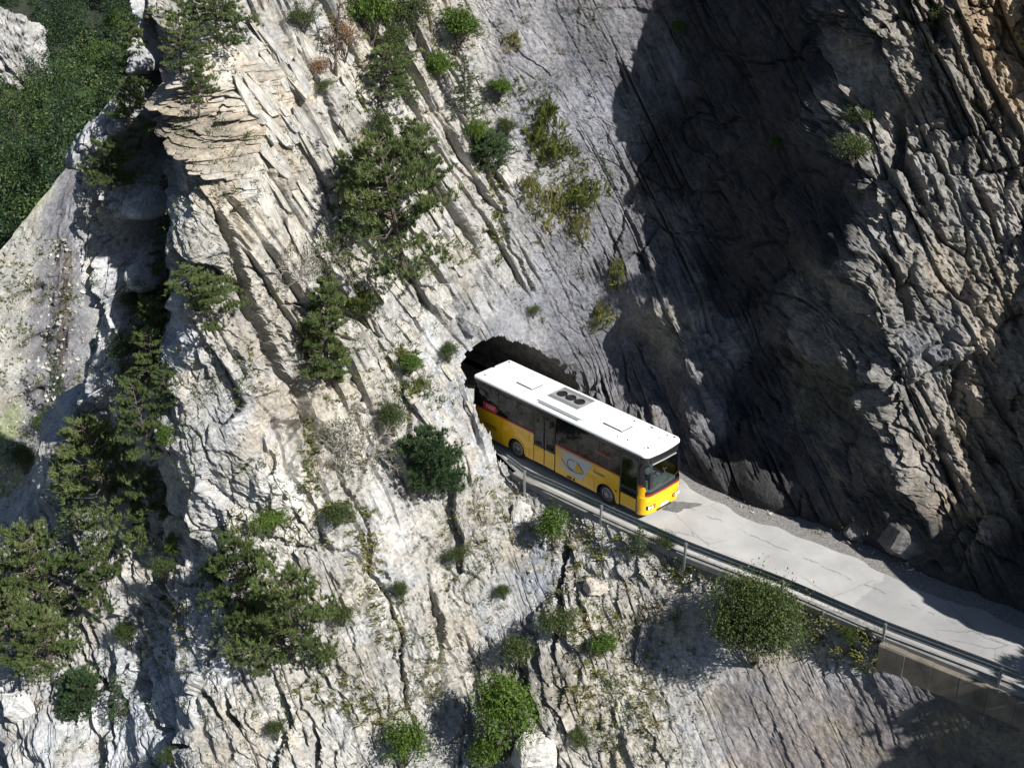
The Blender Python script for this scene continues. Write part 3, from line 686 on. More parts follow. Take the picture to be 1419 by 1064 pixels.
# concrete edge under the guard rail
def ribbon(name, path, prof, mat, parent=None):
    P = [Vector((x, y, 0)) for x, y in path]; V = []; F = []; k_ = len(prof)
    for i, p in enumerate(P):
        t = (P[min(i + 1, len(P) - 1)] - P[max(i - 1, 0)]).normalized(); nrm = Vector((t.y, -t.x, 0))
        for (o_, z) in prof: V.append(p + nrm * o_ + Vector((0, 0, z)))
    for i in range(len(P) - 1):
        for j in range(k_): F.append((i * k_ + j, i * k_ + (j + 1) % k_, (i + 1) * k_ + (j + 1) % k_, (i + 1) * k_ + j))
    F += [tuple(range(k_ - 1, -1, -1)), tuple((len(P) - 1) * k_ + j for j in range(k_))]
    return link(name, mesh_np(name, np.array([tuple(v) for v in V]), F), mat, parent)
def dens(P, n=60):
    P = np.array(P); d = np.r_[0, np.cumsum(np.hypot(*np.diff(P, axis=0).T))]; t = np.linspace(0, d[-1], n)
    A = np.c_[np.interp(t, d, P[:, 0]), np.interp(t, d, P[:, 1])]
    for _ in range(2):
        A[1:-1] = (A[:-2] + 2 * A[1:-1] + A[2:]) / 4
    return [tuple(p) for p in A]
EDGE = dens(near_l[3:], 70)
kb = ribbon('road_kerb', EDGE, [(-.12, -.25), (-.12, .07), (.17, .07), (.21, .04), (.21, -.22), (.0, -.22)], CONC); tag(kb, 'low concrete edge strip beneath the guard rail', kind='structure')

# retaining wall at the right
wallpath = dens([tuple(atZ(*p)[:2]) for p in [(1226, 881), (1300, 911), (1400, 950), (1560, 1012)]], 14)
WALL = simple('old_concrete', (.135, .118, .094), .92, noise=.38, nscale=1.6, bump=.6)
rw = empty('retaining_wall', (*wallpath[0], 0)); tag(rw, 'stained concrete retaining wall carrying the road at lower right', 'retaining wall')
def para(o, p):
    o.parent = p; o.matrix_parent_inverse = Matrix.Translation(-Vector(p.location)) if p.rotation_euler.z == 0 else p.matrix_world.inverted()
    return o
wp = [(x, y) for x, y in wallpath]
wq = dens(wp, 60)
for k_ in range(0, 57, 7):     # cast in bays with open joints between them
    seg = [Vector(p) for p in wq[k_:k_ + 8]]; seg[-1] = seg[-2].lerp(seg[-1], .90); dz_ = random.Random(k_).uniform(-.03, .03)
    o1 = ribbon('coping', [tuple(p) for p in seg], [(-.1, -1.25), (-.1, -.12 + dz_), (.40 + dz_, -.12 + dz_), (.44 + dz_, -.18), (.46 + dz_, -1.25)], WALL); para(o1, rw)
o2 = ribbon('wall_face', wp, [(-.14, -6.0), (-.14, -.19), (.34, -.19), (.34, -1.253), (.38, -1.256), (.55, -6.0)], simple('wall_stone', (.085, .075, .062), .95, noise=.5, nscale=1.2, bump=.8)); para(o2, rw)

# ------------------------------------------------------------------ guard rail
STEEL = simple('galvanised_steel', (.34, .37, .39), .38, metal=.75, noise=.15, nscale=5)
gpx = [(703, 650), (712, 656), (730, 671), (770, 688), (836, 719), (895, 746), (955, 773), (1088, 824), (1228, 885), (1380, 943), (1470, 978), (1560, 1014)]
gp = dens([tuple(atZ(*p)[:2]) for p in gpx], 90)
gr = empty('guard_rail', (*gp[0], 0)); tag(gr, 'galvanised steel crash barrier on posts along the outer road edge', 'guard rail')
prof = [(-.03, .42), (-.03, .46), (.05, .50), (.05, .555), (-.03, .595), (-.03, .625), (.05, .665), (.05, .72), (-.03, .76), (-.03, .80), (-.045, .80), (-.045, .75), (.035, .71), (.035, .675), (-.045, .635), (-.045, .585), (.035, .545), (.035, .51), (-.045, .47), (-.045, .42)]
prof = [(-a, z) for a, z in prof][::-1]
bm_ = ribbon('beam', gp, prof, STEEL); para(bm_, gr)
first = None
for (u_, v_) in [(730, 671), (836, 719), (955, 773), (1088, 824), (1228, 885), (1380, 943), (1500, 990)]:
    p = atZ(u_, v_); j = int(np.argmin([(a - p[0]) ** 2 + (b_ - p[1]) ** 2 for a, b_ in gp])); j = min(max(j, 1), len(gp) - 2)
    t = Vector((gp[j + 1][0] - gp[j - 1][0], gp[j + 1][1] - gp[j - 1][1], 0)).normalized(); nrm = Vector((t.y, -t.x, 0))
    if first is None:
        b2 = MB(); b2.box((-.045, .09, -.55), (.045, .19, .74), bev=.012); b2.box((-.03, .045, .50), (.03, .09, .70))
        first = b2.build('post', STEEL); me = first.data; oo = first
    else:
        oo = bpy.data.objects.new('post', me); COL.objects.link(oo)
    oo.parent = gr; oo.location = Vector((gp[j][0], gp[j][1], 0)) - Vector(gr.location)
    oo.rotation_euler = (0, 0, math.atan2(t.y, t.x) + math.pi)
# ------------------------------------------------------------------ the bus
BL, BW, ZS, ZW, ZR = 10.6, 2.4, .32, 1.70, 3.06
YEL = simple('yellow_paint', (.80, .44, .010), .28, spec=.5, coat=.35, noise=.04, nscale=1.5)
BLK = simple('black_glass', (.010, .011, .012), .10, spec=.35, noise=0)
BLKP = simple('black_plastic', (.018, .018, .019), .45)
WHT = simple('white_paint', (.82, .83, .82), .35, coat=.2, noise=.03, nscale=2)
RED = simple('red_stripe', (.40, .018, .02), .35)
RUB = simple('tyre_rubber', (.018, .018, .018), .85, noise=.2)
RIM = simple('wheel_steel', (.30, .305, .31), .4, metal=.6, noise=.15)
GRYM = simple('grey_grille', (.33, .34, .35), .5, metal=.3)
DARK = simple('dark_interior', (.035, .036, .038), .8)
SEATM = simple('seat_fabric', (.10, .11, .14), .9)
SILV = simple('emblem_grey', (.46, .49, .50), .4)
LAMP = simple('lamp_glass', (.75, .76, .74), .12, spec=.8)
ORG = simple('indicator_lens', (.75, .22, .02), .25)
PINK = simple('window_lettering', (.55, .16, .11), .5)
def glass_mat():
    m, n, out = nodes('tinted_glass'); L = n.links.new
    g = N(n, 'ShaderNodeBsdfGlossy'); g.inputs[0].default_value = (.9, .95, .95, 1); g.inputs['Roughness'].default_value = .03
    t = N(n, 'ShaderNodeBsdfTransparent'); t.inputs[0].default_value = (.62, .72, .70, 1)
    f = N(n, 'ShaderNodeFresnel'); f.inputs[0].default_value = 1.5
    mx = N(n, 'ShaderNodeMixShader'); L(f.outputs[0], mx.inputs[0]); L(t.outputs[0], mx.inputs[1]); L(g.outputs[0], mx.inputs[2]); L(mx.outputs[0], out.inputs[0])
    return m
GLS = glass_mat()
BUS_YAW = R(-45.947)
bus = empty('bus', (0, 0, .075), BUS_YAW)
tag(bus, 'yellow public bus with white roof and black windows driving out of the tunnel', 'bus')
def outline(inset=0., rf=.34, rb=.14, fine=True):
    """plan outline, counter-clockwise from rear near corner; near side is y = 0"""
    P = []
    x0, x1, y0, y1 = inset, BL - inset, inset, BW - inset
    xs_ = []
    for xc in WX:
        xs_ += [xc - .56 - 1e-3, xc - .56] + [xc - .56 * math.cos(math.pi * k / 16) for k in range(1, 16)] + [xc + .56, xc + .56 + 1e-3]
    xs_ += [1.5, 4.04, 4.05, 5.38, 5.4, 6.5, 9.18, 9.2, 10.18]
    xs_ = sorted(x for x in xs_ if x0 + rb < x < x1 - rf)
    for x in xs_: P.append((x, y0))
    for k in range(7):
        a = -math.pi / 2 + math.pi / 2 * k / 6; P.append((x1 - rf + rf * math.cos(a), y0 + rf + rf * math.sin(a)))
    P.append((x1 + .05, BW * .33)); P.append((x1 + .07, BW / 2)); P.append((x1 + .05, BW * .67))
    for k in range(7):
        a = math.pi / 2 * k / 6; P.append((x1 - rf + rf * math.cos(a), y1 - rf + rf * math.sin(a)))
    for x in reversed(xs_): P.append((x, y1))
    for k in range(4):
        a = math.pi / 2 + math.pi / 2 * k / 3; P.append((x0 + rb + rb * math.cos(a), y1 - rb + rb * math.sin(a)))
    for k in range(4):
        a = math.pi + math.pi / 2 * k / 3; P.append((x0 + rb + rb * math.cos(a), y0 + rb + rb * math.sin(a)))
    return P
WX = (2.95, 8.45); WZ = .47
def zbot(x, y):
    if y < .06 or y > BW - .06:
        for xc in WX:
            d = abs(x - xc)
            if d <= .5601: return max(ZS, WZ + math.sqrt(max(0, .56 ** 2 - d * d)))
    return ZS
def loft(name, fn_levels, mat, parent, inset=0., skip=None, close=True, smooth=40):
    P = outline(inset); n = len(P); V = []; F = []; m = None
    for (x, y) in P:
        lv = fn_levels(x, y); m = len(lv)
        for (ox, z) in lv:
            c = Vector((BL / 2, BW / 2)); d = Vector((x, y)) - c
            px = x + (ox * math.copysign(1, x - c.x) if (x < .2 or x > BL - .4) else 0); py = y + ox * (1 if y > c.y else -1) * (1 if abs(d.y) > BW / 2 - .3 else 0)
            V.append((px, py, z))
    for i in range(n):
        j = (i + 1) % n
        if skip and skip(P[i], P[j]): continue
        for k_ in range(m - 1): F.append((i * m + k_, j * m + k_, j * m + k_ + 1, i * m + k_ + 1))
    b = MB(); b.add(V, F); return b.build(name, mat, parent, smooth=smooth)
nearside = lambda p, a, b_: p[1] < .01 and a <= p[0] <= b_
def sk(p, q_):   # door openings on the near side
    for a, b_ in ((4.045, 5.385), (9.19, 10.19)):
        if p[1] < .01 and q_[1] < .01 and p[0] >= a - .01 and q_[0] <= b_ + .02: return True
    return False
def lv_body(x, y):
    ZW = 1.345 if x > BL - .05 else globals()['ZW']
    z0 = zbot(x, y); c1 = z0 + (ZW - z0) * .30; c2 = z0 + (ZW - z0) * .62
    return [(-.02, z0), (.0, z0 + .04), (.0, c1), (.012, c2), (.0, c2 + .03), (0, ZW)]
body = loft('body_panel', lv_body, YEL, bus, 0., sk, smooth=25)
loft('stripe', lambda x, y: [(.004, ZW), (.012, ZW + .005), (.012, ZW + .075), (.004, ZW + .08)], RED, bus, 0., lambda p, q_: sk(p, q_) or (p[0] > BL - .2 and q_[0] > BL - .2))
def skw(p, q_): return p[0] > BL - .3 and q_[0] > BL - .3
loft('window_band', lambda x, y: [(-.012, ZW + .08), (-.02, ZW + .6), (-.05, ZR - .06), (-.055, ZR)], BLK, bus, 0., lambda p, q_: sk(p, q_) or (p[0] > BL - .36 and q_[0] > BL - .36))
# dark wheel boxes, chassis and floor
b = MB(); b.box((.12, .10, .30), (BL - .15, BW - .10, .34))
for xc in WX:
    for yy in (.45, BW - .45 - .02): b.box((xc - .62, yy, .34), (xc + .62, yy + .02, 1.15))
    for s_ in (-.62, .60): b.box((xc + s_, .06, .34), (xc + s_ + .02, BW - .06, 1.15))
    b.box((xc - .62, .06, 1.15), (xc + .62, BW - .06, 1.17))
b.box((1.0, .5, .16), (BL - 2.8, BW - .5, .30))
b.build('chassis', DARK, bus)
# wheel arch trims
for xc in WX:
    for yy, sg in ((0, -1), (BW, 1)):
        b = MB(); V = []; F = []
        for k_ in range(21):
            a = math.pi * (k_ / 20); c_, s_ = math.cos(a), math.sin(a)
            zz = lambda r: max(ZS, WZ + r * s_)
            for (r, o_) in ((.545, .0), (.545, .035), (.60, .035), (.62, .0)): V.append((xc - r * c_, yy + sg * o_, WZ + r * s_))
        for k_ in range(20):
            for j in range(3): F.append((k_ * 4 + j, k_ * 4 + j + 1, k_ * 4 + j + 5, k_ * 4 + j + 4))
        b.add(V, F); b.build('wheel_arch', YEL, bus, smooth=30)
# wheels
def wheel(x, y, sg, front):
    ty = MB(); ax = (0, sg, 0)
    ty.lathe((x, y, WZ), ax, [(.30, -.14), (.40, -.15), (.455, -.12), (.47, -.07), (.47, .07), (.455, .12), (.40, .15), (.31, .13), (.30, .08)], 32)
    t = ty.build('wheel', RUB, bus, smooth=40)
    r_ = MB()
    pr = [(.30, .10), (.31, .125), (.27, .13), (.255, .06), (.20, .05 if not front else .10), (.13, .05 if not front else .13), (.12, .10 if not front else .17), (.0, .10 if not front else .18)]
    r_.lathe((x, y, WZ), ax, pr, 28)
    for k_ in range(10):
        a = 2 * math.pi * k_ / 10; r_.cyl((x + .165 * math.cos(a), y + sg * (.065 if not front else .125), WZ + .165 * math.sin(a)), ax, .017, .04, 6)
    rm = r_.build('rim', RIM, t, smooth=35)
    h = MB()
    for k_ in range(8):
        a = 2 * math.pi * (k_ + .5) / 8; h.cyl((x + .228 * math.cos(a), y + sg * .072, WZ + .228 * math.sin(a)), ax, .026, .012, 8)
    h.build('rim_hole', BLKP, t)['kind'] = 'stuff'
for xc, fr in zip(WX, (False, True)):
    wheel(xc, .20, -1, fr); wheel(xc, BW - .20, 1, fr)
# roof
b = MB(); P0 = outline(0.); n_ = len(P0); V = []; F = []
lev = [(-.055, ZR), (-.05, ZR + .07), (-.085, ZR + .125), (-.16, ZR + .155), (-.30, ZR + .17)]
for (x, y) in P0:
    for o_, z in lev:
        cxx = min(max(x, .35), BL - .45); cyy = min(max(y, .4), BW - .4); d = Vector((x - cxx, y - cyy)); L_ = d.length
        d = d / L_ if L_ > 1e-6 else Vector((0, 0))
        V.append((x + d.x * o_, y + d.y * o_, z))
m_ = len(lev)
for i in range(n_):
    j = (i + 1) % n_
    for k_ in range(m_ - 1): F.append((i * m_ + k_, j * m_ + k_, j * m_ + k_ + 1, i * m_ + k_ + 1))
F.append(tuple(i * m_ + m_ - 1 for i in range(n_)))
b.add(V, F); roof = b.build('roof', WHT, bus, smooth=30)
ZT = ZR + .17
def hatch(x0, x1, y0, y1):
    b = MB(); b.box((x0 - .03, y0 - .03, ZT - .01), (x1 + .03, y1 + .03, ZT + .025)); o = b.build('hatch_frame', BLKP, roof)
    b = MB(); b.box((x0, y0, ZT + .025), (x1, y1, ZT + .085), bev=.02); b.build('roof_hatch', WHT, roof, smooth=30)
hatch(2.1, 3.05, .85, 1.5); hatch(7.42, 8.45, .85, 1.5)
# air conditioning unit
def ac_ring(x0, x1, y0, y1, z): return [(x0, y0, z), (x1, y0, z), (x1, y1, z), (x0, y1, z)]
b = MB(); R_ = [ac_ring(3.95, 6.65, .30, 2.10, ZT - .02), ac_ring(3.97, 6.62, .32, 2.08, ZT + .09), ac_ring(4.12, 6.25, .48, 1.92, ZT + .21), ac_ring(4.2, 6.1, .60, 1.8, ZT + .235)]
V = [p for r in R_ for p in r]; F = [(i * 4 + k_, i * 4 + (k_ + 1) % 4, (i + 1) * 4 + (k_ + 1) % 4, (i + 1) * 4 + k_) for i in range(3) for k_ in range(4)] + [(12, 13, 14, 15)]
b.add(V, F); ac = b.build('air_conditioner', WHT, roof)
b = MB(); b.box((4.22, .62, ZT + .236), (6.08, 1.78, ZT + .25)); b.build('fan_panel', GRYM, ac)
b = MB()
for yy in (.66, .74, .82, 1.58, 1.66, 1.74): b.box((4.25, yy - .022, ZT + .251), (6.05, yy + .022, ZT + .258))
b.build('grille_bar', simple('grille_dark', (.14, .145, .15), .6), ac)['kind'] = 'stuff'
for xf in (4.62, 5.15, 5.68):
    b = MB(); b.lathe((xf, 1.2, ZT + .25), (0, 0, 1), [(.24, 0), (.235, .05), (.20, .055), (.195, .02), (.0, .012)], 26)
    b.build('fan', simple('fan_black', (.012, .012, .013), .5) if xf < 5 else bpy.data.materials['fan_black'], ac, smooth=40)
b = MB(); b.box((4.1, .20, ZT - .005), (6.5, .27, ZT + .05)); b.box((4.1, .27, ZT), (4.16, .33, ZT + .04)); b.build('roof_pipe', GRYM, roof)
b = MB()
for (x, y, sx, sy) in [(.5, .35, .10, .05), (.35, 2.05, .10, .05), (.2, 1.2, .05, .14), (10.05, .45, .05, .05), (10.12, .62, .10, .05), (9.1, .5, .05, .05), (8.6, .42, .05, .05), (8.2, 1.95, .05, .05), (9.1, 2.05, .14, .05), (10.0, 2.0, .05, .05), (10.3, 2.1, .10, .05), (9.9, 1.6, .04, .04)]:
    b.box((x - sx / 2, y - sy / 2, ZT - .12), (x + sx / 2, y + sy / 2, ZT + .035))
b.build('roof_light', BLKP, roof)['kind'] = 'stuff'
# side windows: panes standing just proud of the black band
def pane(x0, x1, y, z0, z1, nm='window', mat=BLK, par=bus, th=.006):
    b = MB(); s_ = -1 if y < 1 else 1
    V = [(x0, y, z0), (x1, y, z0), (x1, y - s_ * .030, z1), (x0, y - s_ * .030, z1)]
    b.add([(p[0], p[1] + s_ * th, p[2]) for p in V] + V, [(0, 1, 2, 3) if s_ < 0 else (3, 2, 1, 0), (0, 4, 5, 1), (1, 5, 6, 2), (2, 6, 7, 3), (3, 7, 4, 0)]); return b.build(nm, mat, par)
TINTM = simple('window_glass', (.012, .013, .013), .05, spec=.32)
for x0, x1 in ((.35, 1.75), (1.80, 2.95), (3.0, 3.98), (5.45, 6.7), (6.75, 7.95), (8.0, 9.12)):
    pane(x0, x1, .004, ZW + .14, ZR - .17, mat=TINTM)
for x0, x1 in ((.35, 1.75), (1.80, 3.2), (3.25, 4.6), (4.65, 6.0), (6.05, 7.4), (7.45, 8.8), (8.85, 9.9)):
    pane(x0, x1, BW - .004, ZW + .14, ZR - .17, mat=TINTM)
# middle double door
b = MB(); b.box((4.045, .03, ZS + .02), (5.385, .05, ZR)); b.build('door_frame', BLKP, bus)
for x0, x1 in ((4.08, 4.69), (4.74, 5.35)):
    b = MB(); b.box((x0, .0, ZS + .04), (x1, .03, ZR - .14)); d = b.build('door', BLKP, bus)
    b = MB(); b.box((x0 + .06, -.006, ZS + .98), (x1 - .06, .0, ZR - .22)); b.build('window', TINTM, d)
    b = MB(); b.box((x0 + .0, -.009, ZS + .05), (x1 - .0, .0, ZS + .86)); b.build('door_panel', YEL, d)
    b = MB(); b.tube([((x0 + x1) / 2 + (.22 if x0 < 4.5 else -.22), -.02, z) for z in (1.3, 1.6, 1.9)], .012); b.build('handle', GRYM, d)
# front door
b = MB()
for (lo, hi) in (((9.19, .0, ZS + .03), (9.26, .03, ZR)), ((10.12, .0, ZS + .03), (10.2, .03, ZR)), ((9.26, .0, ZR - .2), (10.12, .03, ZR)), ((9.26, .0, 1.28), (10.12, .03, 1.40)), ((9.26, .0, ZS + .03), (10.12, .03, ZS + .10))): b.box(lo, hi)
fd = b.build('door', BLKP, bus)
b = MB(); b.box((9.26, .008, 1.40), (10.12, .018, ZR - .2)); b.build('window', GLS, fd)
b = MB(); b.box((9.28, .0, 1.02), (10.10, .026, 1.28)); b.box((9.5, -.01, 1.06), (9.86, .0, 1.24)); b.build('lower_window', TINTM, fd)
b = MB(); b.box((9.262, -.004, ZS + .10), (10.118, .022, 1.0)); b.build('door_panel', YEL, fd)
# windscreen and its frame
def front_x(y): 
    t = abs(y - BW / 2) / (BW / 2); return BL + .07 - .05 * t * t - (.34 * max(0, (t - .72) / .28) ** 2.2)
def front_sheet(name, y0, y1, z0, z1, lean0, lean1, mat, par=bus, off=0., n=18):
    V = []; F = []
    for i in range(n + 1):
        y = y0 + (y1 - y0) * i / n
        V.append((front_x(y) + off - lean0, y, z0)); V.append((front_x(y) + off - lean1, y, z1))
    for i in range(n): F.append((2 * i, 2 * i + 2, 2 * i + 3, 2 * i + 1))
    b = MB(); b.add(V, F); return b.build(name, mat, par, smooth=40)
LEAN = lambda z: .02 + .16 * max(0, (z - 1.5)) ** 1.15 / 1.6
ZG0, ZG1 = 1.50, 2.68
ws_ = front_sheet('windscreen', .14, BW - .14, ZG0 - .02, ZG1, LEAN(ZG0), LEAN(ZG1), GLS)
front_sheet('header_panel', .03, BW - .03, ZG1 - .0, ZR + .02, LEAN(ZG1) - .004, LEAN(ZR), BLKP)
front_sheet('dash_edge', .01, BW - .01, 1.345, ZG0 - .01, -.045, -.035, BLKP)
for y0, y1 in ((.0, .15), (BW - .15, BW)):
    b = MB()
    V = []; n = 5
    for i in range(n + 1):
        y = y0 + (y1 - y0) * i / n
        V += [(front_x(y) - LEAN(ZG0) + .004, y, 1.35), (front_x(y) - LEAN(ZR) + .004, y, ZR)]
    b.add(V, [(2 * i, 2 * i + 2, 2 * i + 3, 2 * i + 1) for i in range(n)])
    for xx in (10.2,):
        ys = 0.0 if y0 < 1 else BW
        b.add([(xx, ys + (.004 if ys < 1 else -.004), 1.36), (front_x(ys) + .01, ys + (.004 if ys < 1 else -.004), 1.36), (front_x(ys) - LEAN(ZR), ys + (.03 if ys < 1 else -.03), ZR), (xx, ys + (.03 if ys < 1 else -.03), ZR)], [(0, 1, 2, 3)])
    b.build('corner_pillar', BLKP, bus)
b = MB(); b.add([(front_x(y) - LEAN(2.78) + .03 - .0, y, z) for y in (.35, BW - .35) for z in (2.74, 2.92)], [(0, 2, 3, 1)]); b.build('destination_display', simple('display_black', (.015, .016, .017), .15), bus)
b = MB(); b.tube([(front_x(.5) - LEAN(2.68) + .03, .45, 2.66), (front_x(1.2) - LEAN(2.68) + .05, 1.2, 2.67), (front_x(1.2) - LEAN(2.68) + .03, 1.95, 2.66)], .03, 8); b.build('sun_visor', GRYM, bus)
front_sheet('red_trim', .02, BW - .02, 1.265, 1.345, -.047, -.046, RED)
# headlights, number plate, bumper detail, wipers
for s_ in (0, 1):
    yc = .40 if s_ == 0 else BW - .40
    b = MB(); V = []; 
    for i in range(5):
        y = yc - .24 + .48 * i / 4
        V += [(front_x(y) + .012, y, .60), (front_x(y) + .014, y, .78)]
    b.add(V, [(2 * i, 2 * i + 2, 2 * i + 3, 2 * i + 1) for i in range(4)]); hl = b.build('headlight', BLKP, bus)
    for dy in (-.13, .04):
        y = yc + (dy if s_ == 0 else -dy); b = MB(); b.cyl((front_x(y) + .012, y, .69), (1, 0, 0), .075, .03, 16); b.build('lens', LAMP, hl)
    y = yc + (.19 if s_ == 0 else -.19); b = MB(); b.cyl((front_x(y) + .012, y, .70), (1, 0, 0), .045, .03, 12); b.build('indicator', ORG, hl)
b = MB(); b.box((BL + .072, BW / 2 - .25, .48), (BL + .085, BW / 2 + .25, .60)); b.build('number_plate', WHT, bus)
front_sheet('bumper_gap', .05, BW - .05, .905, .925, -.003, -.003, simple('panel_gap', (.20, .11, .01), .6), bus)
b = MB(); b.box((BL + .068, BW / 2 - .45, .36), (BL + .08, BW / 2 + .45, .45)); b.build('bumper_grille', BLKP, bus)
for ya, yb in ((.55, 1.25), (1.35, 2.05)):
    b = MB(); b.tube([(front_x(ya) + .02, ya, ZG0 + .1), (front_x((ya + yb) / 2) + .03, (ya + yb) / 2, ZG0 + .17), (front_x(yb) + .0, yb, ZG0 + .27)], .012, 5); b.build('wiper', BLKP, bus)
# mirrors
for yy, s_ in ((-.10, -1),):
    b = MB(); b.tube([(BL - .1, .1 if s_ < 0 else BW - .1, ZR - .12), (BL + .28, yy * .6 if s_ < 0 else yy - .05, ZR - .20), (BL + .36, yy, ZR - .40)], .03, 8); mr = b.build('mirror_arm', BLKP, bus, smooth=40)
    b = MB(); b.box((BL + .28, yy - .12, 1.92), (BL + .42, yy + .12, ZR - .38), bev=.04); b.build('mirror', BLKP, bus, smooth=40)
# interior seen through the windscreen
b = MB(); b.box((9.9, .2, 1.1), (10.42, BW - .2, 1.40), bev=.05); b.build('dashboard', simple('dash_grey', (.12, .13, .13), .7), bus, smooth=30)
b = MB(); V = [];
b.lathe((10.0, 1.85, 1.68), (-.6, 0, .8), [(.20, .0), (.235, .015), (.235, -.015), (.20, .0)], 24); b.cyl((10.04, 1.85, 1.63), (-.6, 0, .8), .03, .25, 8); b.build('steering_wheel', BLKP, bus, smooth=40)
b = MB(); b.box((9.2, 1.55, .9), (9.7, 2.1, 1.25), bev=.05); b.box((9.1, 1.55, 1.25), (9.25, 2.1, 2.05), bev=.05); b.build('driver_seat', SEATM, bus, smooth=40)
b = MB(); b.box((.2, .2, .9), (9.9, BW - .2, .95)); b.box((.15, .15, 2.9), (10.2, BW - .15, 2.93)); b.build('interior_floor', simple('light_lining', (.34, .36, .36), .8), bus)
sme = None
for i in range(9):
    for yy in (.32, 1.33):
        if i in (4,) and yy < 1: continue
        x = .9 + i * .86
        if sme is None:
            b = MB(); b.box((0, 0, .95), (.45, .8, 1.3), bev=.05); b.box((-.06, 0, 1.3), (.06, .8, 2.05), bev=.05); so_ = b.build('passenger_seat', SEATM, bus); sme = so_.data
        else:
            so_ = bpy.data.objects.new('passenger_seat', sme); COL.objects.link(so_); so_.parent = bus
        so_.location = (x, yy, 0)
b = MB()
for (x, y) in ((9.05, .3), (9.05, 1.2), (8.9, 1.45), (9.3, .35)): b.cyl((x, y, 1.9), (0, 0, 1), .018, 1.9, 8)
b.build('grab_pole', simple('grab_yellow', (.75, .62, .08), .4), bus)
# side markings
def flat(name, pts, mat, y=-.016, par=bus):
    b = MB(); b.add([(x, y, z) for x, z in pts] + [(x, y + .003, z) for x, z in pts], [tuple(range(len(pts)))] + [(i, i + len(pts), (i + 1) % len(pts) + len(pts), (i + 1) % len(pts)) for i in range(len(pts))])
    return b.build(name, mat, par)
em = flat('emblem_panel', [(5.42, .78), (6.92, .56), (7.02, .58), (7.62, 1.62), (7.60, 1.66), (5.42, 1.66)], SILV, -.020)
# fade of the grey field towards the rear is printed: raster of narrowing bars
for k_ in range(7):
    x = 5.44 + k_ * .085; b = MB(); wd = .075 - k_ * .0095
    b.box((x, -.024, .80 + k_ * -.010), (x + wd, -.0203, 1.64)); b.build('emblem_bar', YEL, em)
def stroke(name, pts, wd, mat, y, par):
    b = MB(); P = [Vector((p[0], p[1])) for p in pts]; V = []
    for i, p in enumerate(P):
        t = (P[min(i + 1, len(P) - 1)] - P[max(i - 1, 0)]).normalized(); nrm = Vector((-t.y, t.x)) * (wd[i] if hasattr(wd, '__len__') else wd) / 2
        for sg in (1, -1): V.append((p.x + nrm.x * sg, y, p.y + nrm.y * sg))
    nV = len(V); V += [(v[0], y + .0025, v[2]) for v in V]
    F = [(2 * i, 2 * i + 1, 2 * i + 3, 2 * i + 2) for i in range(len(P) - 1)] + [(2 * i + s_, 2 * i + 2 + s_, nV + 2 * i + 2 + s_, nV + 2 * i + s_) for i in range(len(P) - 1) for s_ in (0, 1)]
    b.add(V, F); return b.build(name, mat, par)
# post horn: mouthpiece, loop, bell
HORN = simple('horn_yellow', (.62, .36, .02), .4); HOL = simple('horn_outline', (.06, .045, .02), .5)
flat('horn_bell', [(6.62, .86), (6.98, .92), (7.08, 1.02), (6.72, 1.36), (6.66, 1.28)], HORN, -.0235, em)
cxh, czh, rh = 6.42, 1.12, .27
stroke('horn_outline', [(5.78, 1.22), (6.02, 1.0), (6.14, .90), (6.28, .85), (6.6, .82), (6.98, .90)], .035, HOL, -.0262, em)
stroke('horn_loop', [(cxh + rh * math.cos(a), czh + rh * .95 * math.sin(a)) for a in [math.pi * (.28 + 1.35 * t / 18) for t in range(19)]], .035, HOL, -.0275, em)
stroke('horn_tube', [(6.66, .98), (6.52, .92), (6.36, .94), (6.24, 1.02), (6.20, 1.14)], .03, HORN, -.0262, em)
stroke('horn_mouth', [(6.72, 1.38), (6.92, 1.24), (7.08, 1.06), (7.10, .97), (6.98, .89)], .035, HOL, -.0288, em)
stroke('horn_edge', [(6.72, 1.38), (6.66, 1.22), (6.62, .98)], .02, SILV, -.0288, em)
def text(name, s, x, z, size, mat, y, par=bus, sx=1.):
    cu = bpy.data.curves.new(name, 'FONT'); cu.body = s; cu.size = size; cu.extrude = .0012; cu.resolution_u = 2
    ot = bpy.data.objects.new(name + '_tmp', cu); COL.objects.link(ot)
    dg = bpy.context.evaluated_depsgraph_get(); me = bpy.data.meshes.new_from_object(ot.evaluated_get(dg)); bpy.data.objects.remove(ot)
    me.materials.clear(); o = link(name, me, mat, par); o.location = (x, y, z); o.rotation_euler = (R(90), 0, 0); o.scale = (sx, 1, 1); return o
BLKT = simple('black_lettering', (.02, .018, .01), .5)
text('lettering', 'PostAuto', 7.70, 1.30, .17, BLKT, -.017)
fl_ = flat('underline', [(7.74, 1.22), (8.3, 1.22), (8.3, 1.245), (7.74, 1.245)], simple('pale_lettering', (.75, .66, .42), .5), -.017)
text('lettering', 'PostAuto', 7.75, 2.30, .24, PINK, -.010)
rp = flat('route_panel', [(.75, ZW + .09), (1.62, ZW + .09), (1.62, ZW + .42), (.75, ZW + .42)], simple('red_panel', (.50, .03, .05), .4), -.010)
WLT = simple('white_lettering', (.75, .6, .62), .5)
for k_ in range(5):    # the letters on the plate cannot be read in the photograph: short strokes in their place
    b = MB(); x = .98 + k_ * .115
    b.box((x, -.0135, ZW + .18), (x + .022, -.0105, ZW + .34)); b.box((x + .024, -.0135, ZW + (.18 if k_ % 2 else .31)), (x + .08, -.0105, ZW + (.205 if k_ % 2 else .335)))
    b.build('plate_stroke', WLT, rp)
for x, z in ((.9, 1.05), (.9, .98), (.9, .91)):
    flat('small_print', [(x, z), (x + .75, z), (x + .75, z + .022), (x, z + .022)], BLKT, -.017)
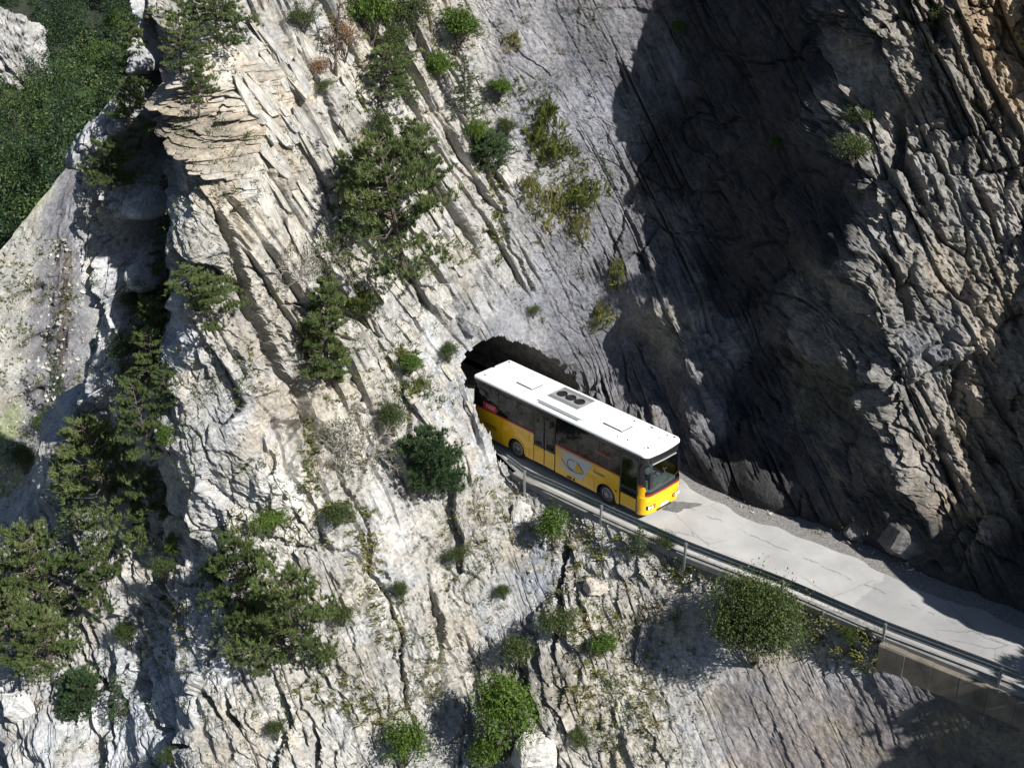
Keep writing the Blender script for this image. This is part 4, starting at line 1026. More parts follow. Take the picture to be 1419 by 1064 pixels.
b = MB(); b.cyl((9.0, -.015, .93), (0, 1, 0), .05, .012, 12); b.build('side_marker', RED, bus)
b = MB(); b.box((6.15, -.02, ZS + .06), (6.4, -.012, ZS + .16)); b.box((6.5, -.02, ZS + .06), (6.6, -.012, ZS + .16)); b.build('side_vent', BLKP, bus)
for i, x in enumerate((1.95, 3.75, 6.6, 7.75)):
    b = MB(); b.box((x, -.006, ZS + .1), (x + .012, .004, ZW - .03)); b.build('panel_gap', bpy.data.materials['panel_gap'], bus)
# rear lamps
for yy in (.2, BW - .32):
    b = MB(); b.box((-.02, yy, .9), (.03, yy + .12, 1.4)); b.build('tail_lamp', RED, bus)
# ------------------------------------------------------------------ valley behind the spur
def field(name, pts, step, pad, tint_fn, mat, dispf, crest=None):
    K = np.array([[*atY(u, v, Y)] for (u, v, Y) in pts]); f = linear_rbf(K, .02)
    x0, z0 = K[:, 0].min() - pad, K[:, 2].min() - pad; x1, z1 = K[:, 0].max() + pad, K[:, 2].max() + pad
    ax, az = np.arange(x0, x1, step), np.arange(z0, z1, step); A, B = np.meshgrid(ax, az)
    Y = f(np.c_[A.ravel(), B.ravel()]); P = np.c_[A.ravel(), Y, B.ravel()]
    P[:, 1] -= dispf(P); u, v = project(P)
    if crest is not None:
        dc = np.clip(np.interp(u, *crest) - v + 5 * fbm(P * .2, 3), 0, None); P[:, 2] -= .04 * dc ** 2 + .2 * dc
    idx = np.arange(len(P)).reshape(len(az), len(ax))
    q = np.stack([idx[:-1, :-1], idx[:-1, 1:], idx[1:, 1:], idx[1:, :-1]], -1).reshape(-1, 4)
    if crest is not None: q = q[~(dc > 45)[q].any(1)]
    tri = np.concatenate([q[:, [0, 1, 2]], q[:, [0, 2, 3]]]).astype(np.int32)
    o = link(name, mesh_np(name, P, tri, False, {'tint': tint_fn(P, u, v)}), mat); tag(o, kind='structure')
    return o, P, tri, u, v
FOREST_GND = simple('forest_floor', (.018, .024, .012), .95, noise=.4, nscale=.2)
sy_ = lambda v: float(np.interp(v, [100, 200, 340, 450, 560, 660, 760, 900], [94, 88, 78, 70, 63, 57, 51, 45]))
screePts = [(u, v, sy_(v) + .022 * u + (2.5 if 30 < u < 70 and 380 < v < 600 else 0) - (2.0 if 90 < u < 120 and v > 250 else 0)) for u in (-250, -120, -40, 0, 30, 55, 80, 105, 140, 200) for v in (150, 215, 280, 340, 400, 470, 540, 610, 680, 760, 860)]
def scree_tint(P, u, v):
    c = np.tile(np.array([.262, .256, .236]), (len(P), 1))
    n1 = fbm(P * .12, 4); n2 = fbm(P * .4 + 9, 3)
    left = np.interp(v, [215, 300, 350, 450, 560, 640, 760], [95, 60, 48, 36, 30, 26, 20]); right = np.interp(v, [215, 400, 560, 640, 760], [112, 118, 110, 70, 40])
    slab = sstep(left - 14, left + 6, u + 14 * n1) * sstep(right + 30, right, u)
    c = c * (1 - slab[:, None]) + np.array([.145, .144, .153]) * slab[:, None]
    groove = np.exp(-((u - np.interp(v, [330, 450, 560], [98, 88, 78])) / 7) ** 2) * sstep(330, 380, v) * sstep(570, 500, v)
    c = c * (1 - .6 * groove[:, None]) + np.array([.13, .095, .065]) * .6 * groove[:, None]
    g = sstep(.12, .5, n2 + .5 * n1 + .45 * sstep(540, 680, v)) * (1 - slab)
    return c * (1 - .75 * g[:, None]) + np.array([.13, .16, .06]) * .75 * g[:, None]
scree, SP_, ST_, su, sv = field('scree_slope', screePts, .26, 8, scree_tint, ROCK, lambda P: 1.5 * fbm(P * np.array([.25, .25, .07]), 4) + .55 * fbm(P * np.array([.8, .8, .4]), 4, .6, True), ([-200, 0, 40, 78, 104, 160], [560, 346, 296, 248, 214, 150]))
scree['label'] = 'pale gravel slope with a smooth grey rock slab beyond the spur'
hillPts = [(-250,340,190),(0,352,150),(60,300,165),(110,250,175),(200,200,180),(-250,100,300),(0,150,270),(100,100,290),(200,60,300),(0,0,360),(100,-40,390),(220,-60,380),(-250,-150,430),(0,-200,450),(300,-200,440),(300,150,230),(0,480,110),(250,400,120)]
hill, HP, HT, hu, hv = field('wooded_hillside', hillPts, 4, 40, lambda P, u, v: np.tile(np.array([.03, .038, .018]), (len(P), 1)), FOREST_GND, lambda P: 6 * fbm(P * .02, 3))
hill['label'] = 'dark wooded mountainside far behind at upper left'
BVH_S = BVHTree.FromPolygons(SP_.tolist(), ST_.tolist(), all_triangles=True)
BVH_H = BVHTree.FromPolygons(HP.tolist(), HT.tolist(), all_triangles=True)
def hit_any(u, v, which='rock'):
    if which == 'rock': return hit(u, v)
    d = Vector(ray(u, v)).normalized(); p, n, i, dist = (BVH_S if which == 'scree' else BVH_H).ray_cast(CV, d)
    if p is None: return None, None, None
    if n.dot(d) > 0: n = -n
    return p, n, dist

ridgePts = [(60,-80,9),(150,-80,8),(210,-80,8),(300,-80,10),(188,20,5),(206,20,6),(240,20,9),(300,20,10),(192,100,3.4),(208,100,4.2),(230,100,8),(270,100,8),(185,160,2.6),(206,160,3.2),(230,170,7),(280,170,7),(165,200,2.4),(150,300,1.0),(180,300,.2),(203,300,-.2),(223,300,4.6),(260,300,4.6),(120,320,2.2),(135,400,.4),(190,400,-.6),(205,400,-.2),(223,400,3.6),(255,400,3.6),(130,480,-.2),(185,480,-.9),(203,480,-.6),(222,490,2.4),(250,490,2.2),(120,540,-.2),(170,540,-.8),(205,545,.2),(230,545,1.5),(120,600,1.2),(170,600,1.4),(230,600,2.2),(100,660,2.8),(200,660,2.6),(60,420,3.5),(60,560,2.5)]
K_ = np.array([[*atY(u, v, Y)] for (u, v, Y) in ridgePts]); fr = linear_rbf(K_)
RS = np.arange(-26, -8, .06); RZ = np.arange(-4, 26, .075)
A_, B_ = np.meshgrid(RS, RZ); A_ = A_.ravel() + .25 * B_.ravel() * 0; B_ = B_.ravel()
XR = A_ + .12 * (B_ - 10); PR = np.c_[XR, fr(np.c_[XR, B_]), B_]
ur, vr = project(PR)
SILR = np.array([(-100, 186), (40, 190), (110, 182), (150, 150), (190, 126), (215, 110), (340, 106), (450, 128), (540, 122), (580, 100), (640, 80), (700, 70)], float)
ddr = np.clip(np.interp(vr, SILR[:, 0], SILR[:, 1]) - ur + 10 * fbm(PR * .9 + 7, 4), 0, None) / 24.
PR[:, 1] += 3 * ddr
S_, T_, BASEk = A_, -B_, BASE
BASE = PR; wx = fbm(PR * .5 + 3, 3); wz_ = fbm(PR * .5 + 90, 3)
r1_, q1_, e1_ = blocks(2.2, 131, .4, .5); r2_, q2_, e2_ = blocks(.9, 141, .3, .5); r3_, q3_, e3_ = blocks(.38, 151, .2, .35); p1_, i1_, e4_ = plates(.8, 3.2, 161, .3, .8)
dr = .55 * r1_ + .32 * r2_ + .14 * r3_ + .22 * p1_ + .5 * fbm(PR * .3, 3) + .10 * fbm(PR * 2, 4, .6, True)
BASE = BASEk
PR = PR + np.array([-.35, -.9, .25]) * dr[:, None]
tr_ = np.array([.34, .344, .352]) * (1 + .22 * (q1_ - .5) + .22 * (q2_ - .5) + .15 * fbm(PR * .5, 3))[:, None]
ix = np.arange(len(PR)).reshape(len(RZ), len(RS))
qr = np.stack([ix[:-1, :-1], ix[:-1, 1:], ix[1:, 1:], ix[1:, :-1]], -1).reshape(-1, 4)
qr = qr[~((ddr > .55) | (vr < -70) | (vr > 720) | (ur > 330))[qr].any(1)]
us_, inv_ = np.unique(qr, return_inverse=True); qr = inv_.reshape(-1, 4); PR, tr_ = PR[us_], tr_[us_]
tri = np.concatenate([qr[:, [0, 1, 2]], qr[:, [0, 2, 3]]]).astype(np.int32)
rg_ = link('pale_ridge', mesh_np('pale_ridge', PR, tri, False, {'tint': np.c_[tr_, np.full(len(tr_), .25)]}), ROCK); tag(rg_, 'rough bluish white rock ridge behind the left edge of the spur', kind='structure')
allv = np.vstack([allv, PR]); allf = np.vstack([allf, tri + len(allv) - len(PR)])
BVH = BVHTree.FromPolygons(allv.tolist(), allf.tolist(), all_triangles=True)

# bedded overhang at the top of the spur: thin beds, its own mesh following the beds
P0 = Vector(atY(322, 150, -.6)); na, nb2 = 150, 230
aa = np.linspace(-3.0, 3.2, na); bb = np.linspace(-4.3, 4.0, nb2); AA, BB = np.meshgrid(aa, bb); AA, BB = AA.ravel(), BB.ravel()
ang = np.interp(BB, [-4.3, -1.2, .8, 2.2, 4], [-.48, -.34, -.06, .22, .02])
XO = P0.x + AA + .10 * BB; ZO = P0.z + BB + ang * AA
GO, _w = relief(XO, ZO); PO = np.c_[XO, GO, ZO]
uo, vo_ = project(PO)
SILo = np.array([(0, 300), (50, 284), (75, 276), (100, 300), (125, 290), (140, 252), (165, 246), (190, 258), (215, 280), (240, 290), (300, 310)], float)
ddo = np.clip(np.interp(vo_, SILo[:, 0], SILo[:, 1]) - uo, 0, None) / 28.
rad_ = np.sqrt((np.clip(AA, -9, 9) / 3.2) ** 2 * np.where(AA > 0, 1, .35) + (BB / 4.1) ** 2)
rad_ = rad_ + .22 * fbm(np.c_[AA * .8, BB * .8, BB * 0 + 3], 3)
bump = 2.2 * sstep(.9, .3, rad_) - 1.7 * sstep(.5, 1.0, rad_)
S_, T_ = BB + .22 * fbm(np.c_[AA * .5, BB * .5, BB * 0], 3), AA; BASE = PO; wx = fbm(PO * .5 + 3, 3); wz_ = fbm(PO * .5 + 90, 3)
p1_, i1_, _e = plates(.85, 2.6, 171, .3, .9, 1.0); p2_, i2_, _e = plates(.30, 1.7, 181, .3, 1.1, .9); p3_, i3_, _e = plates(.13, .9, 191, .2, .6, .6); bo_, *_q = blocks(1.7, 195, .3, .9); bo2_, *_q = blocks(.8, 197, .3, .6)
do = bump + (.75 * p1_ + .42 * p2_ + .12 * p3_ + .55 * bo_ + .30 * bo2_ + .40 * fbm(PO * .5, 3) + .06 * fbm(PO * 2.5, 3, .6, True)) * sstep(1.05, .7, rad_)
BASE = BASEk
PO = PO + np.array([-.62, -.78, .05]) * do[:, None]; PO[:, 1] += 6 * ddo
oc = sstep(.5, -.1, np.abs(BB + .6) / 4.2 - .15 + .25 * fbm(PO * .6, 3))[:, None] * sstep(1.1, .7, rad_)[:, None]
to_ = (np.array([.37, .352, .318]) * (1 - oc) + np.array([.30, .262, .21]) * oc) * (1 + .30 * (i1_ - .5) + .30 * (i2_ - .5) + .16 * (i3_ - .5))[:, None]
ix = np.arange(len(PO)).reshape(nb2, na); qo = np.stack([ix[:-1, :-1], ix[:-1, 1:], ix[1:, 1:], ix[1:, :-1]], -1).reshape(-1, 4)
qo = qo[~((ddo > .9) | (rad_ > 1.02))[qo].any(1)]
us_, inv_ = np.unique(qo, return_inverse=True); qo = inv_.reshape(-1, 4); PO, to_ = PO[us_], to_[us_]
tri = np.concatenate([qo[:, [0, 1, 2]], qo[:, [0, 2, 3]]]).astype(np.int32)
ov = link('bedded_overhang', mesh_np('bedded_overhang', PO, tri, False, {'tint': np.c_[to_, np.full(len(to_), .15)]}), ROCK, rocks['limestone_cliff'])
allv = np.vstack([allv, PO]); allf = np.vstack([allf, tri + len(allv) - len(PO)])
BVH = BVHTree.FromPolygons(allv.tolist(), allf.tolist(), all_triangles=True)
print('ridge and overhang', round(time.time() - T0, 1))

# ------------------------------------------------------------------ vegetation builders
PINE = leaf_material('pine_needles', (.040, .066, .024), (.105, .145, .050), (.21, .24, .095), .32)
SPRUCE = leaf_material('spruce_needles', (.020, .042, .018), (.046, .085, .034), (.10, .145, .058), .2)
LEAF = leaf_material('bright_leaves', (.040, .075, .012), (.085, .145, .022), (.16, .22, .04), .35)
OLIVE = leaf_material('shrub_leaves', (.030, .048, .014), (.065, .092, .026), (.125, .145, .05), .3)
GRASSM = leaf_material('grass_blades', (.070, .100, .022), (.150, .165, .048), (.30, .25, .12), .35)
RUSTY = leaf_material('withered_leaves', (.11, .045, .018), (.20, .10, .04), (.28, .17, .08), .2)
BARK = simple('bark', (.085, .068, .056), .95, noise=.45, nscale=12, bump=.8)
DEADW = simple('dead_wood', (.30, .27, .24), .9, noise=.35, nscale=14, bump=.5)
def rv(g, n): 
    a = g.normal(size=(n, 3)); return a / np.linalg.norm(a, axis=1, keepdims=True)
def needle_tufts(g, C, D, m, ln, wd, tone, spread=.75):
    """m thin blades fanning from each point C about direction D"""
    n = len(C); C = np.repeat(C, m, 0); D = np.repeat(D, m, 0) + rv(g, n * m) * spread
    D /= np.linalg.norm(D, axis=1, keepdims=True)
    S = np.cross(D, rv(g, n * m)); S /= np.linalg.norm(S, axis=1, keepdims=True) + 1e-9
    L_ = ln * (.65 + .6 * g.random((n * m, 1))); w_ = wd * (.7 + .6 * g.random((n * m, 1)))
    C = C + rv(g, n * m) * ln * .22
    V = np.stack([C - S * w_ * .5, C + S * w_ * .5, C + D * L_], 1).reshape(-1, 3)
    F = np.arange(len(V), dtype=np.int32).reshape(-1, 3)
    t = np.repeat(np.repeat(tone, m) + (g.random(n * m) - .5) * .25, 3)
    return V, F, t
def leaf_quads(g, C, D, m, spread, size, tone):
    n = len(C); c = np.repeat(C, m, 0) + g.normal(size=(n * m, 3)) * spread
    d = np.repeat(D, m, 0) * .6 + rv(g, n * m); d /= np.linalg.norm(d, axis=1, keepdims=True)
    a = np.cross(d, rv(g, n * m)); a /= np.linalg.norm(a, axis=1, keepdims=True) + 1e-9; b = np.cross(d, a)
    s = size * (.6 + .8 * g.random((n * m, 1)))
    V = np.stack([c - a * s, c + b * s * .42, c + a * s, c - b * s * .42], 1).reshape(-1, 3)
    F = np.arange(len(V), dtype=np.int32).reshape(-1, 4)
    t = np.repeat(np.repeat(tone, m) + (g.random(n * m) - .5) * .3, 4)
    return V, F, t
def crown_obj(name, V, F, t, mat, parent=None):
    me = mesh_np(name, V, F, False, {'tone': np.repeat(np.clip(t, 0, 1)[:, None], 3, 1)})
    return link(name, me, mat, parent)
def limb_path(g, a, b, k=5, wob=.08):
    a, b = np.array(a), np.array(b); L_ = np.linalg.norm(b - a)
    P = [a + (b - a) * t + (g.normal(size=3) * wob * L_ * (0 if t in (0, 1) else 1)) for t in np.linspace(0, 1, k)]
    return [tuple(p) for p in P]
def make_pine(seed, h=5., r=2.6, nb=54, needle=.24, m=18, mat=None, flat=.5, lo=.12):
    g = np.random.default_rng(seed); root = empty('pine_tree'); tr = MB()
    bend = g.normal(size=2) * .35
    axis = lambda t: np.array([bend[0] * math.sin(t * 2.2), bend[1] * math.sin(t * 1.9), h * t])
    tr.tube([tuple(axis(t)) for t in np.linspace(-.08, .96, 9)], [.14 * (1 - .8 * t) * h / 5 + .012 for t in np.linspace(0, 1, 9)], 7)
    Cs, Ds, Ts = [], [], []
    lean = g.random() * 6.28
    for i in range(nb):
        t = lo + (1 - lo - .02) * (i + g.random() * .8) / nb; az = i * 2.4 + g.normal() * .5
        prof = (math.sin(math.pi * min(1, (t * .86 + .16))) ** .6) * (1 - .35 * t) * (.40 + .85 * g.random()) * (1 + .25 * math.cos(az - lean))
        L_ = r * prof + .15; o = axis(t); rise = .10 + .5 * (t - .3) + g.normal() * .12
        e = o + np.array([math.cos(az) * L_, math.sin(az) * L_, L_ * rise])
        tr.tube(limb_path(g, o, e, 4), [.034 * h / 5, .026 * h / 5, .015 * h / 5, .005], 4, caps=False)
        nsub = max(6, int(30 * L_ / r))
        s = .42 + .58 * g.random(nsub) ** .8
        P = o + (e - o) * s[:, None]; side = np.array([-math.sin(az), math.cos(az), 0])
        P = P + side * (g.normal(size=(nsub, 1)) * .20 * L_ * (.4 + s[:, None] * .6)) + np.array([0, 0, 1]) * (np.abs(g.normal(size=(nsub, 1))) * .07 * L_ * (1 - flat) + .02)
        Cs.append(P); d = (e - o) / np.linalg.norm(e - o); Ds.append(np.tile(d * .5 + np.array([0, 0, .75]), (nsub, 1)) + side * g.normal(size=(nsub, 1)) * .3)
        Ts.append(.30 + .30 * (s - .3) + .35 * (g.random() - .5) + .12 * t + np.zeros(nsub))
    C_, D_, T_2 = np.vstack(Cs), np.vstack(Ds), np.concatenate(Ts)
    V, F, t = needle_tufts(g, C_, D_, m, needle, needle * .22, T_2)
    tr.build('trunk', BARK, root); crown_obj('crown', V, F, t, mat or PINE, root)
    root['dims'] = (2 * r * .95, h); return root
def make_spruce(seed, h=5., r=1.5, mat=None, nb=70, needle=.17, name='spruce_tree'):
    g = np.random.default_rng(seed); root = empty(name); tr = MB()
    tr.tube([(0, 0, z) for z in np.linspace(-.3, h * .98, 6)], [.10 * (1 - .9 * t) + .01 for t in np.linspace(0, 1, 6)], 6)
    Cs, Ds, Ts = [], [], []
    for i in range(nb):
        t = .06 + .92 * i / nb; az = i * 2.4 + g.normal() * .3
        L_ = r * (1 - t) ** .85 * (.75 + .4 * g.random()) + .08; o = np.array([0, 0, h * t])
        e = o + np.array([math.cos(az) * L_, math.sin(az) * L_, -L_ * (.25 - .5 * t)])
        tr.tube([tuple(o), tuple(e)], [.02, .006], 3, caps=False)
        nsub = max(4, int(16 * L_ / r)); s = .2 + .8 * g.random(nsub)
        side = np.array([-math.sin(az), math.cos(az), 0])
        P = o + (e - o) * s[:, None] + side * g.normal(size=(nsub, 1)) * .14 * L_
        Cs.append(P); d = (e - o) / np.linalg.norm(e - o); Ds.append(np.tile(d + np.array([0, 0, .25]), (nsub, 1)))
        Ts.append(.25 + .35 * s + .3 * (g.random() - .5))
    V, F, t = needle_tufts(g, np.vstack(Cs), np.vstack(Ds), 11, needle, needle * .22, np.concatenate(Ts))
    tr.build('trunk', BARK, root); crown_obj('crown', V, F, t, mat or SPRUCE, root)
    root['dims'] = (2 * r, h); return root
def make_leafy(seed, h=3., r=1.5, mat=None, nclump=260, m=14, size=.075, name='leafy_shrub', round_=1., hollow=.55):
    g = np.random.default_rng(seed); root = empty(name); tr = MB()
    nl = 9; lob = rv(g, nl); lob[:, 2] = np.abs(lob[:, 2]) * .7
    cl = lob * np.array([r, r, h * .45]) * (.28 + .30 * g.random((nl, 1))) + np.array([0, 0, h * .45]); rad = (.26 + .46 * g.random(nl))
    for c in cl: tr.tube(limb_path(g, (g.normal() * .06, g.normal() * .06, -.15), c, 5, .06), [.05, .04, .03, .02, .008], 5, caps=False)
    k_ = g.integers(0, nl, nclump); d = rv(g, nclump); d[:, 2] = np.where(d[:, 2] < -.35, -d[:, 2], d[:, 2])
    rr_ = (hollow + (1 - hollow) * g.random((nclump, 1)) ** .5) * np.where(g.random((nclump, 1)) < .16, 1.15 + .35 * g.random((nclump, 1)), 1)
    C_ = cl[k_] + d * np.array([r, r, h * .5]) * rad[k_][:, None] * rr_ * (.85 + .3 * g.random((nclump, 1)))
    C_[:, 2] = np.maximum(C_[:, 2], .04 * h)
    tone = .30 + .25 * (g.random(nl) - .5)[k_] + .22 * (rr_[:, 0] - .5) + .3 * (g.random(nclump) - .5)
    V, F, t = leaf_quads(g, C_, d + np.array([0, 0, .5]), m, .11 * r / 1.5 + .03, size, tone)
    for _q in range(26):
        j_ = g.integers(0, nl); e_ = cl[j_] + (d[_q] * np.array([r, r, h * .5]) * rad[j_] * (1.05 + .45 * g.random())); tr.tube(limb_path(g, cl[j_] * .8, e_, 4, .08), [.018, .013, .009, .003], 3, caps=False)
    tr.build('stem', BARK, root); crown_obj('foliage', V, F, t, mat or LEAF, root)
    root['dims'] = (2 * r, h); return root
def make_dry(seed, h=2.5, r=1.6, leaves=90, mat=None, name='dry_shrub'):
    g = np.random.default_rng(seed); root = empty(name); tr = MB(); tips = []
    def grow(p, d, L_, rad, lev):
        e = p + d * L_; tr.tube(limb_path(g, p, e, 3, .07), [rad, rad * .8, rad * .55], 3 if lev > 1 else 4, caps=False)
        if lev >= 4: tips.append(e); return
        for _ in range(3 if lev < 3 else 2):
            dd_ = d + rv(g, 1)[0] * .75; dd_ /= np.linalg.norm(dd_); grow(e - d * L_ * g.random() * .5, dd_, L_ * (.62 + .2 * g.random()), rad * .62, lev + 1)
    for _ in range(5):
        d = np.array([g.normal() * .8, g.normal() * .8, .75]); d /= np.linalg.norm(d); grow(np.array([0, 0, -.1]), d, h * .34, .035, 0)
    tips = np.array(tips); tr.build('branches', DEADW, root)
    C_ = tips[g.integers(0, len(tips), leaves)]
    V, F, t = leaf_quads(g, C_, np.tile([0, 0, 1.], (leaves, 1)), 6, .09, .055, .4 + .3 * (g.random(leaves) - .5))
    crown_obj('foliage', V, F, t, mat or OLIVE, root)
    root['dims'] = (2 * r, h); return root
def blades(g, C, Nn, m, ln, wd, tone, splay=.8):
    n = len(C); c = np.repeat(C, m, 0) + g.normal(size=(n * m, 3)) * np.array([.07, .07, .02])
    d = np.repeat(Nn, m, 0) * .35 + np.array([0, 0, .9]) + g.normal(size=(n * m, 3)) * splay * .5
    d /= np.linalg.norm(d, axis=1, keepdims=True); s = np.cross(d, rv(g, n * m)); s /= np.linalg.norm(s, axis=1, keepdims=True) + 1e-9
    L_ = (ln if not hasattr(ln, '__len__') else np.repeat(ln, m)[:, None]) * (.5 + .8 * g.random((n * m, 1))); droop = np.array([0, 0, -1]) * L_ * (.15 + .35 * g.random((n * m, 1)))
    mid = c + d * L_ * .55; tip = c + d * L_ + droop + np.repeat(Nn, m, 0) * L_ * .25
    V = np.stack([c - s * wd, c + s * wd, mid + s * wd * .7, tip], 1).reshape(-1, 3)
    F0 = np.arange(len(V), dtype=np.int32).reshape(-1, 4)
    t = np.repeat(np.repeat(tone, m) + (g.random(n * m) - .5) * .3, 4)
    return V, F0, t
def make_tuft(seed, r=.9, h=.36, n=80, m=9, mat=None, tone=.35):
    g = np.random.default_rng(seed); root = empty('grass_tuft')
    C_ = g.normal(size=(n, 3)) * np.array([r * .42, r * .42, .22]); C_[:, 2] -= .1; N_ = np.c_[g.normal(size=(n, 2)) * .4, np.full(n, .4)]
    V, F, t = blades(g, C_, N_, m, h, .011, tone + .3 * (g.random(n) - .5), .8)
    crown_obj('blades', V, F, t, mat or GRASSM, root); root['dims'] = (2 * r, h * 2.2); return root

PROTO = {
 'pine': [make_pine(1), make_pine(2, 4.6, 2.9, 58), make_pine(3, 5.4, 2.3, 50)],
 'flatpine': [make_pine(4, 4., 2.6, 34, flat=.9, lo=.3)],
 'slim': [make_pine(5, 6., 1.5, 64, lo=.05)],
 'dense': [make_pine(6, 2.6, 1.5, 110, .17, 12, SPRUCE, .1, .02)],
 'spruce': [make_spruce(7), make_spruce(8, 5, 1.7)],
 'leafy': [make_leafy(9), make_leafy(10, 3.2, 1.3), make_leafy(11, 2.6, 1.6, nclump=230)],
 'olive': [make_leafy(12, 2.6, 1.6, OLIVE, 320, 14, .06, 'shrub'), make_leafy(13, 2.2, 1.5, OLIVE, 300, 14, .06, 'shrub')],
 'bigbush': [make_leafy(14, 4.2, 2.9, OLIVE, 1400, 16, .075, 'large_bush', hollow=.6)],
 'tree': [make_leafy(15, 5., 2.2, LEAF, 620, 15, .085, 'deciduous_tree')],
 'dry': [make_dry(16), make_dry(17, 2.2, 1.9, 260)],
 'tuft': [make_tuft(18), make_tuft(19, .8, .32, 60, tone=.62), make_tuft(20, .7, .40, 75, tone=.30)],
 'rusty': [make_leafy(21, 1.6, 1.2, RUSTY, 120, 10, .05, 'withered_shrub')],
}
USED = {}
RND = random.Random(5)
def copy_tree(root):
    r = root.copy(); COL.objects.link(r)
    for ch in root.children:
        c = ch.copy(); COL.objects.link(c); c.parent = r
    return r
CATS = {'pine': 'pine', 'flatpine': 'pine', 'slim': 'pine', 'dense': 'spruce', 'spruce': 'spruce', 'leafy': 'shrub', 'olive': 'shrub', 'bigbush': 'bush', 'tree': 'tree', 'dry': 'shrub', 'tuft': 'grass tuft', 'rusty': 'shrub'}
GRPS = {'pine': 'pines clinging to the cliff', 'flatpine': 'pines clinging to the cliff', 'slim': 'pines clinging to the cliff', 'dense': 'young spruces on the rock', 'spruce': 'young spruces on the rock', 'leafy': 'shrubs on the rock', 'olive': 'shrubs on the rock', 'dry': 'shrubs on the rock', 'tuft': 'grass tufts on the rock', 'rusty': 'shrubs on the rock'}
MISSED = []
def plant(kind, u, v, wpx, hpx, label, var=None, where='rock', lean=16, sink=.05):
    p, n, d = hit_any(u, v + .40 * hpx, where)
    if p is None: MISSED.append((label, u, v)); return
    lst = PROTO[kind]; j = RND.randrange(len(lst)) if var is None else var; src = lst[j]
    if (kind, j) not in USED: USED[(kind, j)] = 1; r = src
    else: r = copy_tree(src)
    zc = (p - CV).dot(Vector((0, CP, -SP))); ppm = FPX / zc
    w0, h0 = src['dims']; sxy = wpx / ppm / w0; sz = hpx / ppm / .92 / h0
    nh = Vector((n.x, n.y, 0)); nh = nh.normalized() if nh.length > .05 else Vector((0, -1, 0))
    steep = 1 - abs(n.z)
    q = Matrix.Rotation(R(lean) * steep, 4, Vector((0, 0, 1)).cross(nh)) @ Matrix.Rotation(RND.uniform(0, 6.28), 4, 'Z')
    r.matrix_world = Matrix.Translation(p - n * sink + nh * min(.5, sxy * w0 * .10) * steep) @ q @ Matrix.Diagonal((sxy, sxy, sz, 1))
    tag(r, label, CATS[kind], GRPS.get(kind)); return r
